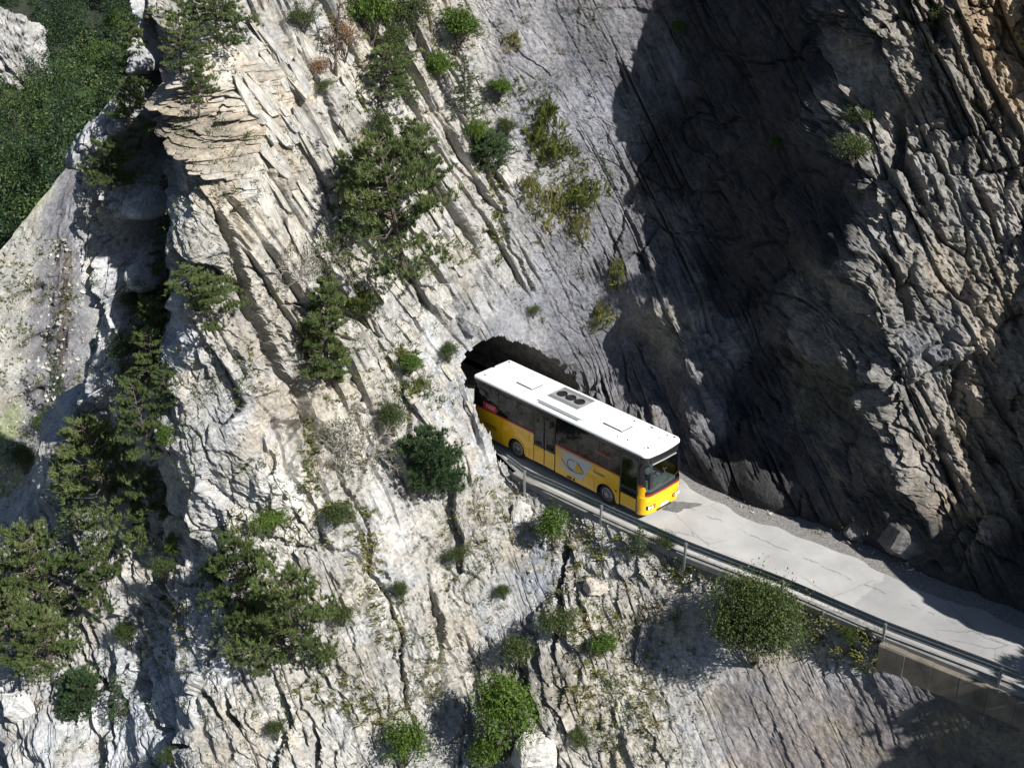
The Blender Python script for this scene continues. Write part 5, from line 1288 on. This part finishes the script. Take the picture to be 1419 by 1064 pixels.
# ------------------------------------------------------------------ planting list: kind, centre of the crown, width, height, label
PL = [
 ('pine', 565,285,150,190,'largest dark pine on the bedded slabs above and left of the tunnel',0),
 ('pine', 610,225,90,110,'dark pine growing into the right side of the large pine above the tunnel',2),
 ('pine', 520,270,80,100,'pine at the left flank of the large pine on the white slabs',1),
 ('dry', 455,335,100,120,'grey half bare shrub on the white slabs left of the large pine',1),
 ('dry', 410,350,70,90,'bare grey shrub by the long shadowed crack of the white spur',0),
 ('flatpine', 300,432,92,86,'flat topped pine on the bright nose of the white spur',0),
 ('flatpine', 268,398,96,50,'low spreading pine along the left edge of the white spur',0),
 ('pine', 222,430,70,100,'pine at the dark notch left of the bright spur nose',2),
 ('slim', 452,470,72,150,'tall layered pine hugging the rock in the middle of the spur',0),
 ('dry', 505,590,110,110,'tangled bare shrub on the slabs below the layered pine',0),
 ('dry', 470,600,90,90,'leafless grey shrub left of the tangled shrub in mid spur',0),
 ('olive', 545,580,50,60,'green shrub at the right end of the tangled bare branches',0),
 ('dense', 600,632,80,84,'round dense spruce bush standing alone left of the rail end',0),
 ('leafy', 565,505,44,36,'small leafy shrub on a slab left of the tunnel mouth',1),
 ('olive', 622,487,40,34,'little shrub on the clean slab just left of the tunnel mouth',1),
 ('olive', 510,425,60,60,'olive shrub on the slabs above the layered pine',0),
 ('bigbush', 1046,862,148,138,'big round bush below the guard rail at right',0),
 ('olive', 1182,880,34,32,'small bush at the rail right of the big round bush',1),
 ('tree', 700,985,110,160,'green broadleaf tree growing from the gully at bottom centre',0),
 ('leafy', 672,1045,70,60,'bright shrub at the foot of the gully tree',0),
 ('leafy', 560,1032,84,76,'bright leafy shrub at the bottom edge left of the gully tree',2),
 ('pine', 335,800,120,140,'bushy pine on the lower white rock, left one of the pair',1),
 ('pine', 405,855,150,150,'broad bushy pine on the lower white rock, right one of the pair',1),
 ('pine', 365,890,110,90,'low pine in front of the bushy pair on the lower white rock',0),
 ('pine', 165,650,130,150,'large pine beside the pale block on the left edge of the spur',0),
 ('pine', 195,710,90,110,'pine below the large pine at the left edge of the spur',2),
 ('pine', 130,600,60,80,'small pine above the pale block at the left edge',2),
 ('pine', 60,800,150,150,'wide pine above the fallen dead trunk at far left',1),
 ('pine', 30,880,110,120,'pine cut by the left picture edge below the wide pine',0),
 ('pine', 130,800,80,100,'pine right of the wide pine at far left',2),
 ('pine', 75,890,110,90,'pine below the fallen dead trunk at far left',1),
 ('dense', 100,962,64,60,'round green pine on the rock ledge at lower left',0),
 ('spruce', 168,965,40,72,'narrow dark conifer on the ledge right of the round pine at lower left',0),
 ('pine', 212,500,70,90,'dark pine in the shaded cleft left of the spur, upper one',2),
 ('pine', 212,585,70,110,'dark pine in the shaded cleft left of the spur, lower one',0),
 ('olive', 168,490,60,60,'shrub on the pale ridge left of the shaded cleft',0),
 ('spruce', 230,315,46,120,'slim conifer in the deep shadow of the spur',0),
 ('pine', 150,235,80,70,'green pine on top of the pale ridge at upper left',1),
 ('pine', 300,28,130,70,'spreading pine on top of the overhanging beds at the top',1),
 ('pine', 250,75,70,80,'pine on the left shoulder of the overhanging beds',0),
 ('flatpine', 275,130,50,70,'small pine hanging below the overhanging beds',0),
 ('leafy', 515,30,70,90,'bright green shrub at the top edge of the picture',0),
 ('olive', 575,25,80,70,'olive shrub right of the bright shrub at the top edge',0),
 ('leafy', 630,45,72,66,'bright leafy shrub on the upper slabs near the slate',1),
 ('leafy', 610,100,50,60,'leafy shrub under the bright one on the upper slabs',2),
 ('spruce', 645,125,50,80,'dark conifer at the border of slabs and slate near the top',1),
 ('pine', 530,110,90,60,'blue green pine lying flat on the upper slabs',2),
 ('spruce', 562,120,44,60,'upright small conifer right of the flat pine on the upper slabs',0),
 ('olive', 522,180,40,50,'small shrub between the upper slabs above the large pine',1),
 ('dense', 672,212,56,44,'dark low conifer at the slate edge right of the large pine',0),
 ('leafy', 690,125,40,34,'pale green shrub on the slate edge near the top',1),
 ('rusty', 475,60,50,70,'rusty brown withered shrub below the top edge',0),
 ('rusty', 440,100,44,40,'brown withered shrub on the upper slabs left of the dead conifer',0),
 ('olive', 452,122,28,24,'tiny green shrub at the foot of the dead conifer',0),
 ('olive', 705,178,34,26,'small green shrub on the slate right of the slabs',1),
 ('olive', 738,432,24,22,'small green cushion shrub on the slate above the tunnel',0),
 ('leafy', 770,733,62,64,'leafy shrub below the guard rail under the bus',1),
 ('spruce', 886,745,38,56,'small spruce poking above the guard rail in front of the bus',1),
 ('olive', 922,752,36,34,'low shrub right of the small spruce at the guard rail',1),
 ('spruce', 311,747,24,44,'tiny spruce on the white rock above the bushy pair',0),
 ('leafy', 245,758,34,52,'bright thin shrub in the white gully at left',1),
 ('olive', 230,790,40,44,'dark shrub in the white gully below the thin bright one',0),
 ('olive', 560,818,28,40,'dark little shrub on the grey rock in lower middle',1),
 ('olive', 478,850,50,36,'shrub at the right of the broad bushy pine',0),
 ('olive', 385,1010,36,40,'small shrub on grey rock near the bottom left of centre',1),
 ('olive', 236,1046,40,34,'shrub at the bottom edge left',0),
 ('spruce', 92,540,36,110,'conifer beside the smooth grey slab at far left',0,'scree'),
 ('olive', 66,585,50,44,'shrub at the foot of the grey slab at far left',0,'scree'),
 ('olive', 40,640,40,60,'green shrub on the pale scree at far left',1,'scree'),
 ('leafy', 1075,200,26,26,'bright tuft of leaves alone on the black shaded wall',1),
 ('olive', 1185,212,70,46,'shrub on the edge of the brown buttress, lower of two',1),
 ('olive', 1190,165,44,36,'shrub on the edge of the brown buttress, upper of two',0),
 ('olive', 1310,30,56,40,'shrub high on the brown buttress near the top edge',1),
 ('leafy', 942,40,26,24,'small green shrub high on the shaded wall',1),
 ('olive', 780,862,64,48,'dark shrub on the rim of the gully below the scree',0),
 ('olive', 722,905,58,60,'dark green shrub at the head of the gully',1),
 ('leafy', 835,895,50,40,'bright shrub on the scree right of the gully',1),
 ('leafy', 235,608,34,50,'yellow green shrub on the left edge of the massive white rock',1),
 ('spruce', 105,700,60,90,'small conifer above the wide pine at far left',1),
 ('pine', 172,150,70,70,'pine on the crest of the pale ridge at upper left, lower of two',0),
 ('pine', 196,85,56,80,'pine on the crest of the pale ridge at upper left, upper of two',2),
 ('pine', 205,455,60,80,'dark pine high in the shaded cleft above two others',1),
 ('olive', 185,420,40,50,'shrub on the pale ridge beside the shaded cleft, upper one',0),
 ('pine', 235,545,56,70,'small pine at the foot of the shaded cleft',0),
 ('olive', 300,800,50,50,'shrub leaning against the left pine of the bushy pair',1),
 ('leafy', 380,720,56,36,'green shrub on the ledge above the bushy pair',0),
 ('olive', 470,712,56,34,'low shrub along the green ledge in mid spur',1),
 ('olive', 640,770,34,34,'shrub on the grey rock under the rail end',0),
 ('olive', 180,880,40,50,'shrub on the white rock right of the fallen tree',1),
 ('leafy', 655,190,40,50,'leafy shrub just above the dark low conifer at the slate edge',2),
 ('olive', 560,60,60,50,'olive shrub below the two shrubs at the top edge',1),
 ('olive', 420,30,50,40,'shrub right of the spreading pine at the top edge',0),
 ('olive', 700,820,30,26,'small cushion shrub on the smooth grey slope under the rail',1),
 ('olive', 800,1020,46,30,'low shrub on the pale ground right of the round white boulder',0),
 ('tuft', 756,140,36,40,'green grass tuft on the slate, upper left of the pair',2),
 ('tuft', 768,184,62,40,'wide green grass tuft on the slate under the upper tuft',0),
 ('tuft', 742,176,34,40,'dark grass tuft left of the wide tuft on the slate',2),
 ('tuft', 806,248,60,40,'grass tuft at the edge of the great shadow on the slate',0),
 ('tuft', 765,272,50,44,'pale grass tuft in the middle of the slate face',1),
 ('tuft', 712,50,34,22,'dry grass tuft high on the slate face',1),
 ('tuft', 858,368,30,34,'small grass tuft near the lower edge of the great shadow',1),
 ('tuft', 832,428,40,26,'dry grass tuft on the slate above the bus',1),
 ('tuft', 800,300,40,40,'grass tuft below the tuft at the shadow edge',1),
 ('tuft', 735,250,40,40,'dry tuft on the slate beside the slabs',1),
 ('tuft', 575,520,40,30,'grass tuft on slabs left of the tunnel',0),
 ('tuft', 555,480,36,24,'grass tuft above the leafy shrub left of the tunnel',0),
 ('tuft', 1133,736,22,12,'tiny weed at the road side against the dark wall',0),
 ('tuft', 500,400,44,30,'grass tuft on the slabs above the layered pine',0),
]
for e in PL:
    kind, u, v, wpx, hpx, lab, var = e[:7]
    plant(kind, u, v, wpx, hpx, lab, var, e[7] if len(e) > 7 else 'rock')
# conifers that can be told apart at the front of the far wood
k_ = 0
for (u, v, wp_, hp_, kind, lab) in [(30,200,40,60,'spruce','conifer in the far wood above the pale scree'), (75,185,44,56,'tree','broad tree in the far wood left of the pale ridge'), (150,90,56,60,'tree','bright crown in the far wood close to the ridge'),
                       (15,270,44,50,'tree','rounded crown in the far wood at the left edge'), (60,240,36,44,'tree','rounded crown on the wood edge over the scree'), (120,150,44,48,'tree','broad crown in the far wood between pale rock and ridge'), (165,40,46,52,'tree','topmost bright crown beside the ridge')]:
    r = plant(kind, u, v, wp_, hp_, lab, 0, 'hill', 0, 0)
    if r: r['group'] = 'trees at the front of the far wood'; r['category'] = 'tree'
# protos never planted are removed
for kd, lst in PROTO.items():
    for j, r in enumerate(lst):
        if (kd, j) not in USED:
            for ch in list(r.children): bpy.data.objects.remove(ch)
            bpy.data.objects.remove(r)
if MISSED: print('MISSED', MISSED)

# ------------------------------------------------------------------ the far wood: one mass of crowns
g = np.random.default_rng(77)
Vs, Fs, Ts = [], [], []; nb_ = 0
pts = [(g.uniform(-60, 260), g.uniform(-60, 380)) for _ in range(330)]
for (u, v) in pts:
    if u < 75 and 30 < v < 150 and (u - 0) < 75 - abs(v - 95) * .8: continue
    p, n, d = hit_any(u, v, 'hill')
    if p is None: continue
    con = g.random() < (.85 if v < 120 and u < 130 else .3); hh = g.uniform(11, 19) if con else g.uniform(8, 14); rr2 = hh * (.21 if con else .36)
    nc = 62; dv = rv(g, nc)
    if con:
        z = g.random(nc) ** 1.3; a = g.random(nc) * 6.28; C_ = np.c_[np.cos(a) * rr2 * (1 - z) * 1.1, np.sin(a) * rr2 * (1 - z) * 1.1, z * hh]
    else:
        C_ = dv * np.array([rr2, rr2, hh * .42]) * (.6 + .4 * g.random((nc, 1))) + np.array([0, 0, hh * .5])
    C_ = C_ + np.array(p); tb = (.04 if con else .36) + .6 * (g.random() - .5)
    V, F, t = leaf_quads(g, C_, dv + np.array([0, 0, .6]), 14, .55, .30, tb + .25 * (g.random(nc) - .5))
    Vs.append(V); Fs.append(F + nb_); Ts.append(t); nb_ += len(V)
FORL = leaf_material('wood_leaves', (.014, .030, .016), (.038, .068, .022), (.10, .14, .036), .22)
fo = crown_obj('forest', np.vstack(Vs), np.vstack(Fs), np.concatenate(Ts), FORL); tag(fo, 'mass of trees covering the far mountainside at upper left', kind='stuff')

# ------------------------------------------------------------------ grass on ledges and scree
def in_tri():
    pass
patches = [(480,710,40,14,70,.35),(430,640,13,60,90,.3),(560,500,30,20,40,.4),(520,790,16,60,60,.6),(540,860,30,40,70,.6),(470,960,60,26,80,.5),(520,985,50,20,60,.5),(690,690,40,50,70,.55),(740,730,40,30,60,.5),(640,760,40,60,60,.65),
 (820,840,60,60,130,.5),(860,980,60,60,120,.6),(900,880,50,50,60,.5),(800,930,40,60,70,.55),(780,250,40,50,90,.6),(700,150,30,60,50,.5),(690,280,12,60,60,.4),(620,60,40,50,60,.45),(500,60,60,50,90,.4),(540,180,50,60,70,.45),(690,330,12,40,40,.4),
 (1170,880,60,24,110,.45),(1200,900,40,30,60,.5),(960,790,60,20,80,.5),(850,750,70,26,110,.5),(1120,850,50,16,60,.45),(30,640,30,100,0,.3),(230,880,40,60,90,.5),(250,830,40,40,60,.5),(440,730,50,30,50,.5),(350,720,50,20,40,.5),(600,930,12,70,40,.6),(500,780,20,50,40,.6),
 (620,350,60,30,50,.5),(560,380,60,30,50,.5),(830,870,30,40,50,.6),(900,960,20,60,40,.7),(180,230,40,40,60,.35),(120,480,10,40,20,.35),(340,520,14,40,24,.4),(520,140,40,30,40,.45),(660,170,20,80,60,.45),(480,240,40,60,40,.5),(500,520,60,60,50,.5),(570,560,50,30,40,.45)]
Cc, Nn_, Tt, Ln = [], [], [], []
for (u0, v0, ru, rvv, n, tn) in patches:
    for _ in range(int(n * .95)):
        a = g.random() * 6.28; q_ = math.sqrt(g.random()); p, nrm, d = hit(u0 + ru * q_ * math.cos(a), v0 + rvv * q_ * math.sin(a))
        if p is None or d < 5: continue
        Cc.append(p); Nn_.append(nrm); Tt.append(tn + g.normal() * .15); Ln.append(.12 + .20 * g.random())
for _ in range(1500):     # lone tufts anywhere on the light rock and the scree
    u, v = g.uniform(240, 1250), g.uniform(0, 1064)
    if (u > 840 and v < 700) or (u > 640 and 440 < v < 690) or (v > 850 and u > 1000): continue
    p, nrm, d = hit(u, v)
    if p is None or abs(p.z) < .3 and p.x > 1: continue
    if nrm.z < g.uniform(-.1, .75): continue
    Cc.append(p); Nn_.append(nrm); Tt.append(.55 + g.normal() * .2); Ln.append(.08 + .16 * g.random())
V, F, t = blades(g, np.array(Cc), np.array(Nn_), 10, np.array(Ln), .012, np.array(Tt), .9)
tag(crown_obj('grass', V, F, t, GRASSM), 'thin dry grass and weeds growing on ledges and scree', kind='stuff')
Cc, Nn_, Tt, Ln = [], [], [], []
for _ in range(2600):
    u, v = g.uniform(-40, 110), g.uniform(330, 780); p, nrm, d = hit_any(u, v, 'scree')
    if p is None: continue
    if fbm(np.array([[p.x * .3, p.y * .3, p.z * .3]]), 3)[0] + .3 * (v > 600) < .1: continue
    Cc.append(p); Nn_.append(nrm); Tt.append(.25 + g.normal() * .15); Ln.append(.2 + .25 * g.random())
V, F, t = blades(g, np.array(Cc), np.array(Nn_), 8, np.array(Ln), .03, np.array(Tt), .9)
tag(crown_obj('scree_grass', V, F, t, GRASSM), 'green weeds growing over the pale gravel slope at far left', kind='stuff')

# small cushions and weeds in the cracks
Cc, Dd, Tt = [], [], []
for _ in range(5200):
    u, v = g.uniform(-20, 1240), g.uniform(0, 1064)
    if (u > 850 and v < 720) or (u > 640 and 440 < v < 700) or (v > 860 and u > 990): continue
    p, nrm, d = hit(u, v)
    if p is None or (abs(p.z) < .35 and p.x > 1): continue
    if fbm(np.array([[p.x * .35, p.y * .35, p.z * .35]]) + 400, 3)[0] < g.uniform(-.15, .32): continue
    k2 = 2 + int(5 * g.random() ** 2); sc = .06 + .22 * g.random() ** 2
    for _k in range(k2):
        Cc.append(np.array(p) + g.normal(size=3) * sc + np.array(nrm) * sc * .6); Dd.append(np.array(nrm) * .5 + np.array([0, 0, .6])); Tt.append(.25 + .45 * g.random())
V, F, t = leaf_quads(g, np.array(Cc), np.array(Dd), 8, .08, .045, np.array(Tt))
tag(crown_obj('weeds', V, F, t, OLIVE), 'low green weeds and cushion plants dotted over the pale rock', kind='stuff')
# pale rock face showing through the far wood
# ------------------------------------------------------------------ loose rock
def hull(pts):
    bm = bmesh.new()
    for p in pts: bm.verts.new(p)
    r = bmesh.ops.convex_hull(bm, input=bm.verts[:])
    bmesh.ops.delete(bm, geom=[e for e in r['geom_interior'] if isinstance(e, bmesh.types.BMVert)], context='VERTS')
    loose = [v for v in bm.verts if not v.link_faces]
    if loose: bmesh.ops.delete(bm, geom=loose, context='VERTS')
    bmesh.ops.triangulate(bm, faces=bm.faces[:]); bm.verts.index_update()
    V = [tuple(v.co) for v in bm.verts]; F = [tuple(v.index for v in f.verts) for f in bm.faces]; bm.free(); return V, F
def rock_mesh(name, seed, dims, tint, n=26, boxy=.55, cuts=5, rough=.06, fr=1.):
    g_ = np.random.default_rng(seed); P = rv(g_, n); P = np.sign(P) * np.abs(P) ** boxy * (.72 + .28 * g_.random((n, 1))); P *= np.array(dims) / 2
    V, F = hull(P.tolist()); bm = bmesh.new(); vs = [bm.verts.new(v) for v in V]
    for f in F: bm.faces.new([vs[i] for i in f])
    bmesh.ops.subdivide_edges(bm, edges=bm.edges[:], cuts=cuts, use_grid_fill=True); bmesh.ops.triangulate(bm, faces=bm.faces[:]); bm.normal_update(); bm.verts.index_update()
    V = np.array([v.co for v in bm.verts]); Nv = np.array([v.normal for v in bm.verts]); F = np.array([[v.index for v in f.verts] for f in bm.faces], dtype=np.int32); bm.free()
    S1 = V * fr + seed * 3.1; V = V + Nv * (rough * 1.6 * fbm(S1 * 1.6, 3) + rough * fbm(S1 * np.array([9, 9, 2.5]), 3, .6, True))[:, None]
    return mesh_np(name, V, F, False, {'tint': np.tile(np.array(tint), (len(V), 1)) * (1 + .25 * fbm(S1 * 2, 3)[:, None])})
def boulder(u, v, dims, tint, label, seed, rot=(0, 0, 0), sink=.25, nm='boulder'):
    p, n, d = hit(u, v)
    o = link(nm, rock_mesh(nm, seed, dims, tint), ROCK); o.rotation_euler = rot
    o.location = p + n * (min(dims) * (.5 - sink)); return tag(o, label, 'boulder')
boulder(829, 815, (1.25, .9, .62), (.46, .42, .37), 'pale pinkish boulder lying on the scree below the rail', 5, (.1, .2, .3))
boulder(727, 1046, (2.0, 1.5, 1.5), (.50, .49, .46), 'large round white boulder at the bottom beneath the gully tree', 6, (0, .1, .4), .1)
boulder(893, 893, (.62, .25, 2.0), (.17, .168, .175), 'long dark slate slab leaning on the scree', 8, (-.75, .42, .1), .1)
boulder(720, 716, (1.0, .5, 1.3), (.42, .41, .39), 'flat pale block below the rail end', 9, (-.6, .3, 0), .3)
boulder(758, 758, (.42, .4, .42), (.55, .54, .52), 'small white stone under the leafy shrub by the rail', 10)
boulder(1185, 733, (1.0, .9, 1.1), (.13, .128, .13), 'grey sunlit rock at the wall foot, nearer the bus', 12, (.2, .3, .2), .45)
boulder(1252, 752, (1.8, 1.2, 1.5), (.11, .107, .107), 'jagged grey sunlit rock at the wall foot, nearer the right edge', 13, (.1, .45, .1), .62)
boulder(90, 655, (1.6, 1.3, 2.2), (.46, .46, .46), 'tall pale block on the left edge of the spur', 15, (.1, .35, .2), .2)
boulder(170, 565, (1.3, 1.2, 2.0), (.36, .36, .37), 'grey leaning block beside the shaded cleft', 16, (.1, .4, .3), .3)
boulder(25, 985, (1.3, 1.2, 2.4), (.50, .50, .49), 'white split block at the lower left corner', 17, (.2, -.5, .2), .3)
boulder(650, 445, (1.5, 1.0, 1.0), (.24, .24, .245), 'dark grey block jutting over the tunnel mouth', 18, (.2, .5, -.2), .35)

fr_ = link('far_crag', rock_mesh('far_crag', 44, (26, 14, 34), (.29, .287, .278), 30, .7, cuts=18, rough=1.3, fr=.16), ROCK)
pz, nz_, dz = hit_any(14, 112, 'hill'); fr_.location = pz + nz_ * 1.5; fr_.rotation_euler = (0, -.35, 0); tag(fr_, 'pale bare crag rising out of the far wood at the left edge', kind='structure')
# beds that stand proud of the spur: every slab is a piece of the cliff
spur = rocks['limestone_cliff']
t3 = Vector((.485, -.05, -.875)).normalized()
SLV = []
for k_ in range(12):
    g_ = np.random.default_rng(400 + k_); n = 20
    P = rv(g_, n); P = np.sign(P) * np.abs(P) ** .35; P[:, 2] = np.sign(P[:, 2]) * np.minimum(np.abs(P[:, 2]), .9)
    P[:, 1] *= 1 - .55 * np.abs(P[:, 0]) * g_.random(n); P[:, 0] *= .75 + .25 * g_.random(n); V, F = hull((P * .5).tolist())
    tn = np.array([(.43, .412, .378), (.38, .362, .33), (.405, .385, .34), (.35, .342, .328)][k_ % 4])
    SLV.append(mesh_np('rock_slab', np.array(V), np.array(F), False, {'tint': np.tile(tn, (len(V), 1))})); SLV[-1].materials.append(ROCK)
def slab(me, p, x, nrm, L_, W_, T_h):
    """x = long axis, nrm = face normal"""
    z = nrm.normalized(); x = (x - z * x.dot(z)).normalized(); y = z.cross(x)
    o = bpy.data.objects.new('rock_slab', me); COL.objects.link(o); o.parent = spur
    o.matrix_world = Matrix(((x.x * L_, y.x * W_, z.x * T_h, p.x), (x.y * L_, y.y * W_, z.y * T_h, p.y), (x.z * L_, y.z * W_, z.z * T_h, p.z), (0, 0, 0, 1)))
poly = [(330, 60), (470, 20), (560, 120), (650, 300), (640, 400), (640, 500), (672, 600), (600, 640), (480, 420), (360, 280)]
rs_ = random.Random(11); cnt = 0
while cnt < 190:
    u, v = rs_.uniform(330, 690), rs_.uniform(20, 650)
    if not inside(np.array([u]), np.array([v]), poly)[0]: continue
    p, n, d = hit(u, v)
    if p is None: continue
    nn_ = (n * .3 + Vector((.42, -.75, .35)) + Vector((rs_.gauss(0, .12), rs_.gauss(0, .12), rs_.gauss(0, .12)))).normalized()
    k_ = rs_.random() ** 1.6
    L_ = .8 + 2.6 * k_; W_ = .22 + .55 * k_ * rs_.random() + .1; Th = .14 + .30 * rs_.random() * (.5 + k_)
    tt = (t3 + Vector((rs_.gauss(0, .06), rs_.gauss(0, .1), rs_.gauss(0, .06)))).normalized()
    if 600 < u and v > 480: L_ *= .6; Th *= .5; W_ *= .6
    slab(rs_.choice(SLV), p - nn_ * Th * .12, tt, nn_, L_, W_, Th); cnt += 1
# pebbles and stones lying on the scree and the road shoulder
Vs, Fs, Tn = [], [], []; nb_ = 0
base = [hull((rv(np.random.default_rng(900 + i), 9) * .5).tolist()) for i in range(6)]
zones = [(850, 780, 130, 70, 900), (800, 900, 90, 90, 500), (900, 960, 70, 90, 400), (710, 700, 50, 40, 300), (1170, 890, 70, 30, 300), (960, 780, 80, 30, 300), (640, 740, 80, 60, 200), (560, 900, 60, 120, 120), (1030, 703, 60, 14, 130), (1150, 750, 90, 22, 200), (1240, 792, 60, 12, 150), (250, 860, 60, 80, 150), (500, 760, 80, 60, 120), (770, 730, 60, 20, 120)]
for (u0, v0, ru, rvv, n) in zones:
    for _ in range(n):
        a = g.random() * 6.28; q_ = math.sqrt(g.random()); u, v = u0 + ru * q_ * math.cos(a), v0 + rvv * q_ * math.sin(a)
        if v0 < 800 and u0 > 1000: p = Vector(atZ(u, v, .06)); nrm = Vector((0, 0, 1))
        else:
            p, nrm, d = hit(u, v)
            if p is None: continue
        if p.z > .02 and p.y < Yfar(p.x) - .75 and p.x > 1.5 : continue
        s = .045 + .09 * g.random() ** 2.5 + (.16 * g.random() if g.random() < .05 else 0)
        bv, bf = base[g.integers(0, 6)]; m_ = np.array(bv) * s * (np.array([1, 1, .7])) * (.8 + .6 * g.random(3)); m_ = m_ @ np.array(Matrix.Rotation(g.random() * 6, 3, 'Z'))
        m_ += np.array(p + nrm * s * .25); Vs.append(m_); Fs.append(np.array(bf) + nb_); nb_ += len(m_)
        Tn.append(np.tile(np.array([.36, .345, .32]) * (.65 + .7 * g.random()), (len(m_), 1)))
tag(link('loose_stones', mesh_np('loose_stones', np.vstack(Vs), np.vstack(Fs), False, {'tint': np.vstack(Tn)}), ROCK), 'loose stones scattered over the scree and along the road shoulder', kind='stuff')

Vs, Fs, Tn = [], [], []; nb_ = 0
for _ in range(1700):
    u, v = g.uniform(-40, 115), g.uniform(330, 780); p, nrm, d = hit_any(u, v, 'scree')
    if p is None: continue
    s_ = .12 + .5 * g.random() ** 3; bv, bf = base[g.integers(0, 6)]
    m_ = (np.array(bv) * s_ * (.7 + .7 * g.random(3))) @ np.array(Matrix.Rotation(g.random() * 6, 3, 'Z')); m_ += np.array(p + nrm * s_ * .2)
    Vs.append(m_); Fs.append(np.array(bf) + nb_); nb_ += len(m_); Tn.append(np.tile(np.array([.34, .33, .30]) * (.6 + .7 * g.random()), (len(m_), 1)))
tag(link('scree_stones', mesh_np('scree_stones', np.vstack(Vs), np.vstack(Fs), False, {'tint': np.vstack(Tn)}), ROCK), 'rubble lying on the far gravel slope at left', kind='stuff')

# ------------------------------------------------------------------ dead wood
def dead(name, label, a, b, rad, nbr, seed, mat=DEADW, brl=.9):
    g_ = np.random.default_rng(seed); A = Vector(a); root = empty(name, A); B = Vector(b) - A
    m = MB(); P = limb_path(g_, (0, 0, 0), tuple(B), 6, .03); m.tube(P, [rad * (1 - .7 * t) for t in np.linspace(0, 1, 6)], 7); m.build('trunk', mat, root)
    for k_ in range(nbr):
        t = .25 + .7 * g_.random(); o = np.array(B) * t; d = rv(g_, 1)[0] + np.array([0, -.4, .3]); d /= np.linalg.norm(d); L_ = brl * (.4 + .8 * g_.random())
        m = MB(); m.tube(limb_path(g_, o, o + d * L_, 4, .09), [.035, .026, .018, .006], 4, caps=False)
        for _ in range(4):
            q_ = o + d * L_ * (.35 + .6 * g_.random()); e = d + rv(g_, 1)[0] * .9; m.tube(limb_path(g_, q_, q_ + e * L_ * .4, 3, .1), [.014, .009, .003], 3, caps=False)
        m.build('branch', mat, root)
    return tag(root, label, 'dead tree')
def off(u, v, out): 
    p, n, d = hit(u, v); return p + n * out
dead('fallen_tree', 'fallen bare trunk with pale broken branches at far left', off(142, 862, .25), off(50, 805, 1.6), .15, 9, 31)
dead('dead_conifer', 'standing dead conifer with bare twigs near the top edge', off(466, 118, 0), off(466, 118, .5) + Vector((0, -.1, 4.2)), .08, 22, 33, BARK, .7)
dead('dead_branch', 'bleached dry branch lying in the gully under the broadleaf tree', off(664, 1052, .1), off(690, 1000, .6), .05, 5, 35, DEADW, .6)
# trees just outside the right edge whose shade falls on the slope under the wall
for (x, y, z, sc, lab) in [(24.4, -20.9, -2.4, 1.35, 'pine below the wall beyond the right picture edge, nearer'), (26.6, -22.4, -1.0, 1.6, 'pine below the wall beyond the right picture edge, farther'), (27.6, -24.6, -1.0, 1.7, 'pine farthest out beyond the right picture edge'), (26.0, -22.6, -5.5, 1.35, 'lowest pine beyond the right picture edge'), (25.2, -23.8, -4.0, 1.5, 'pine low on the slope beyond the right picture edge')]:
    r = copy_tree(PROTO['pine'][1]); r.matrix_world = Matrix.Translation((x, y, z)) @ Matrix.Rotation(x, 4, 'Z') @ Matrix.Diagonal((sc, sc, sc, 1)); tag(r, lab, 'pine', 'pines clinging to the cliff')
print('objects', len(bpy.data.objects), round(time.time() - T0, 1))
bpy.context.view_layer.update()
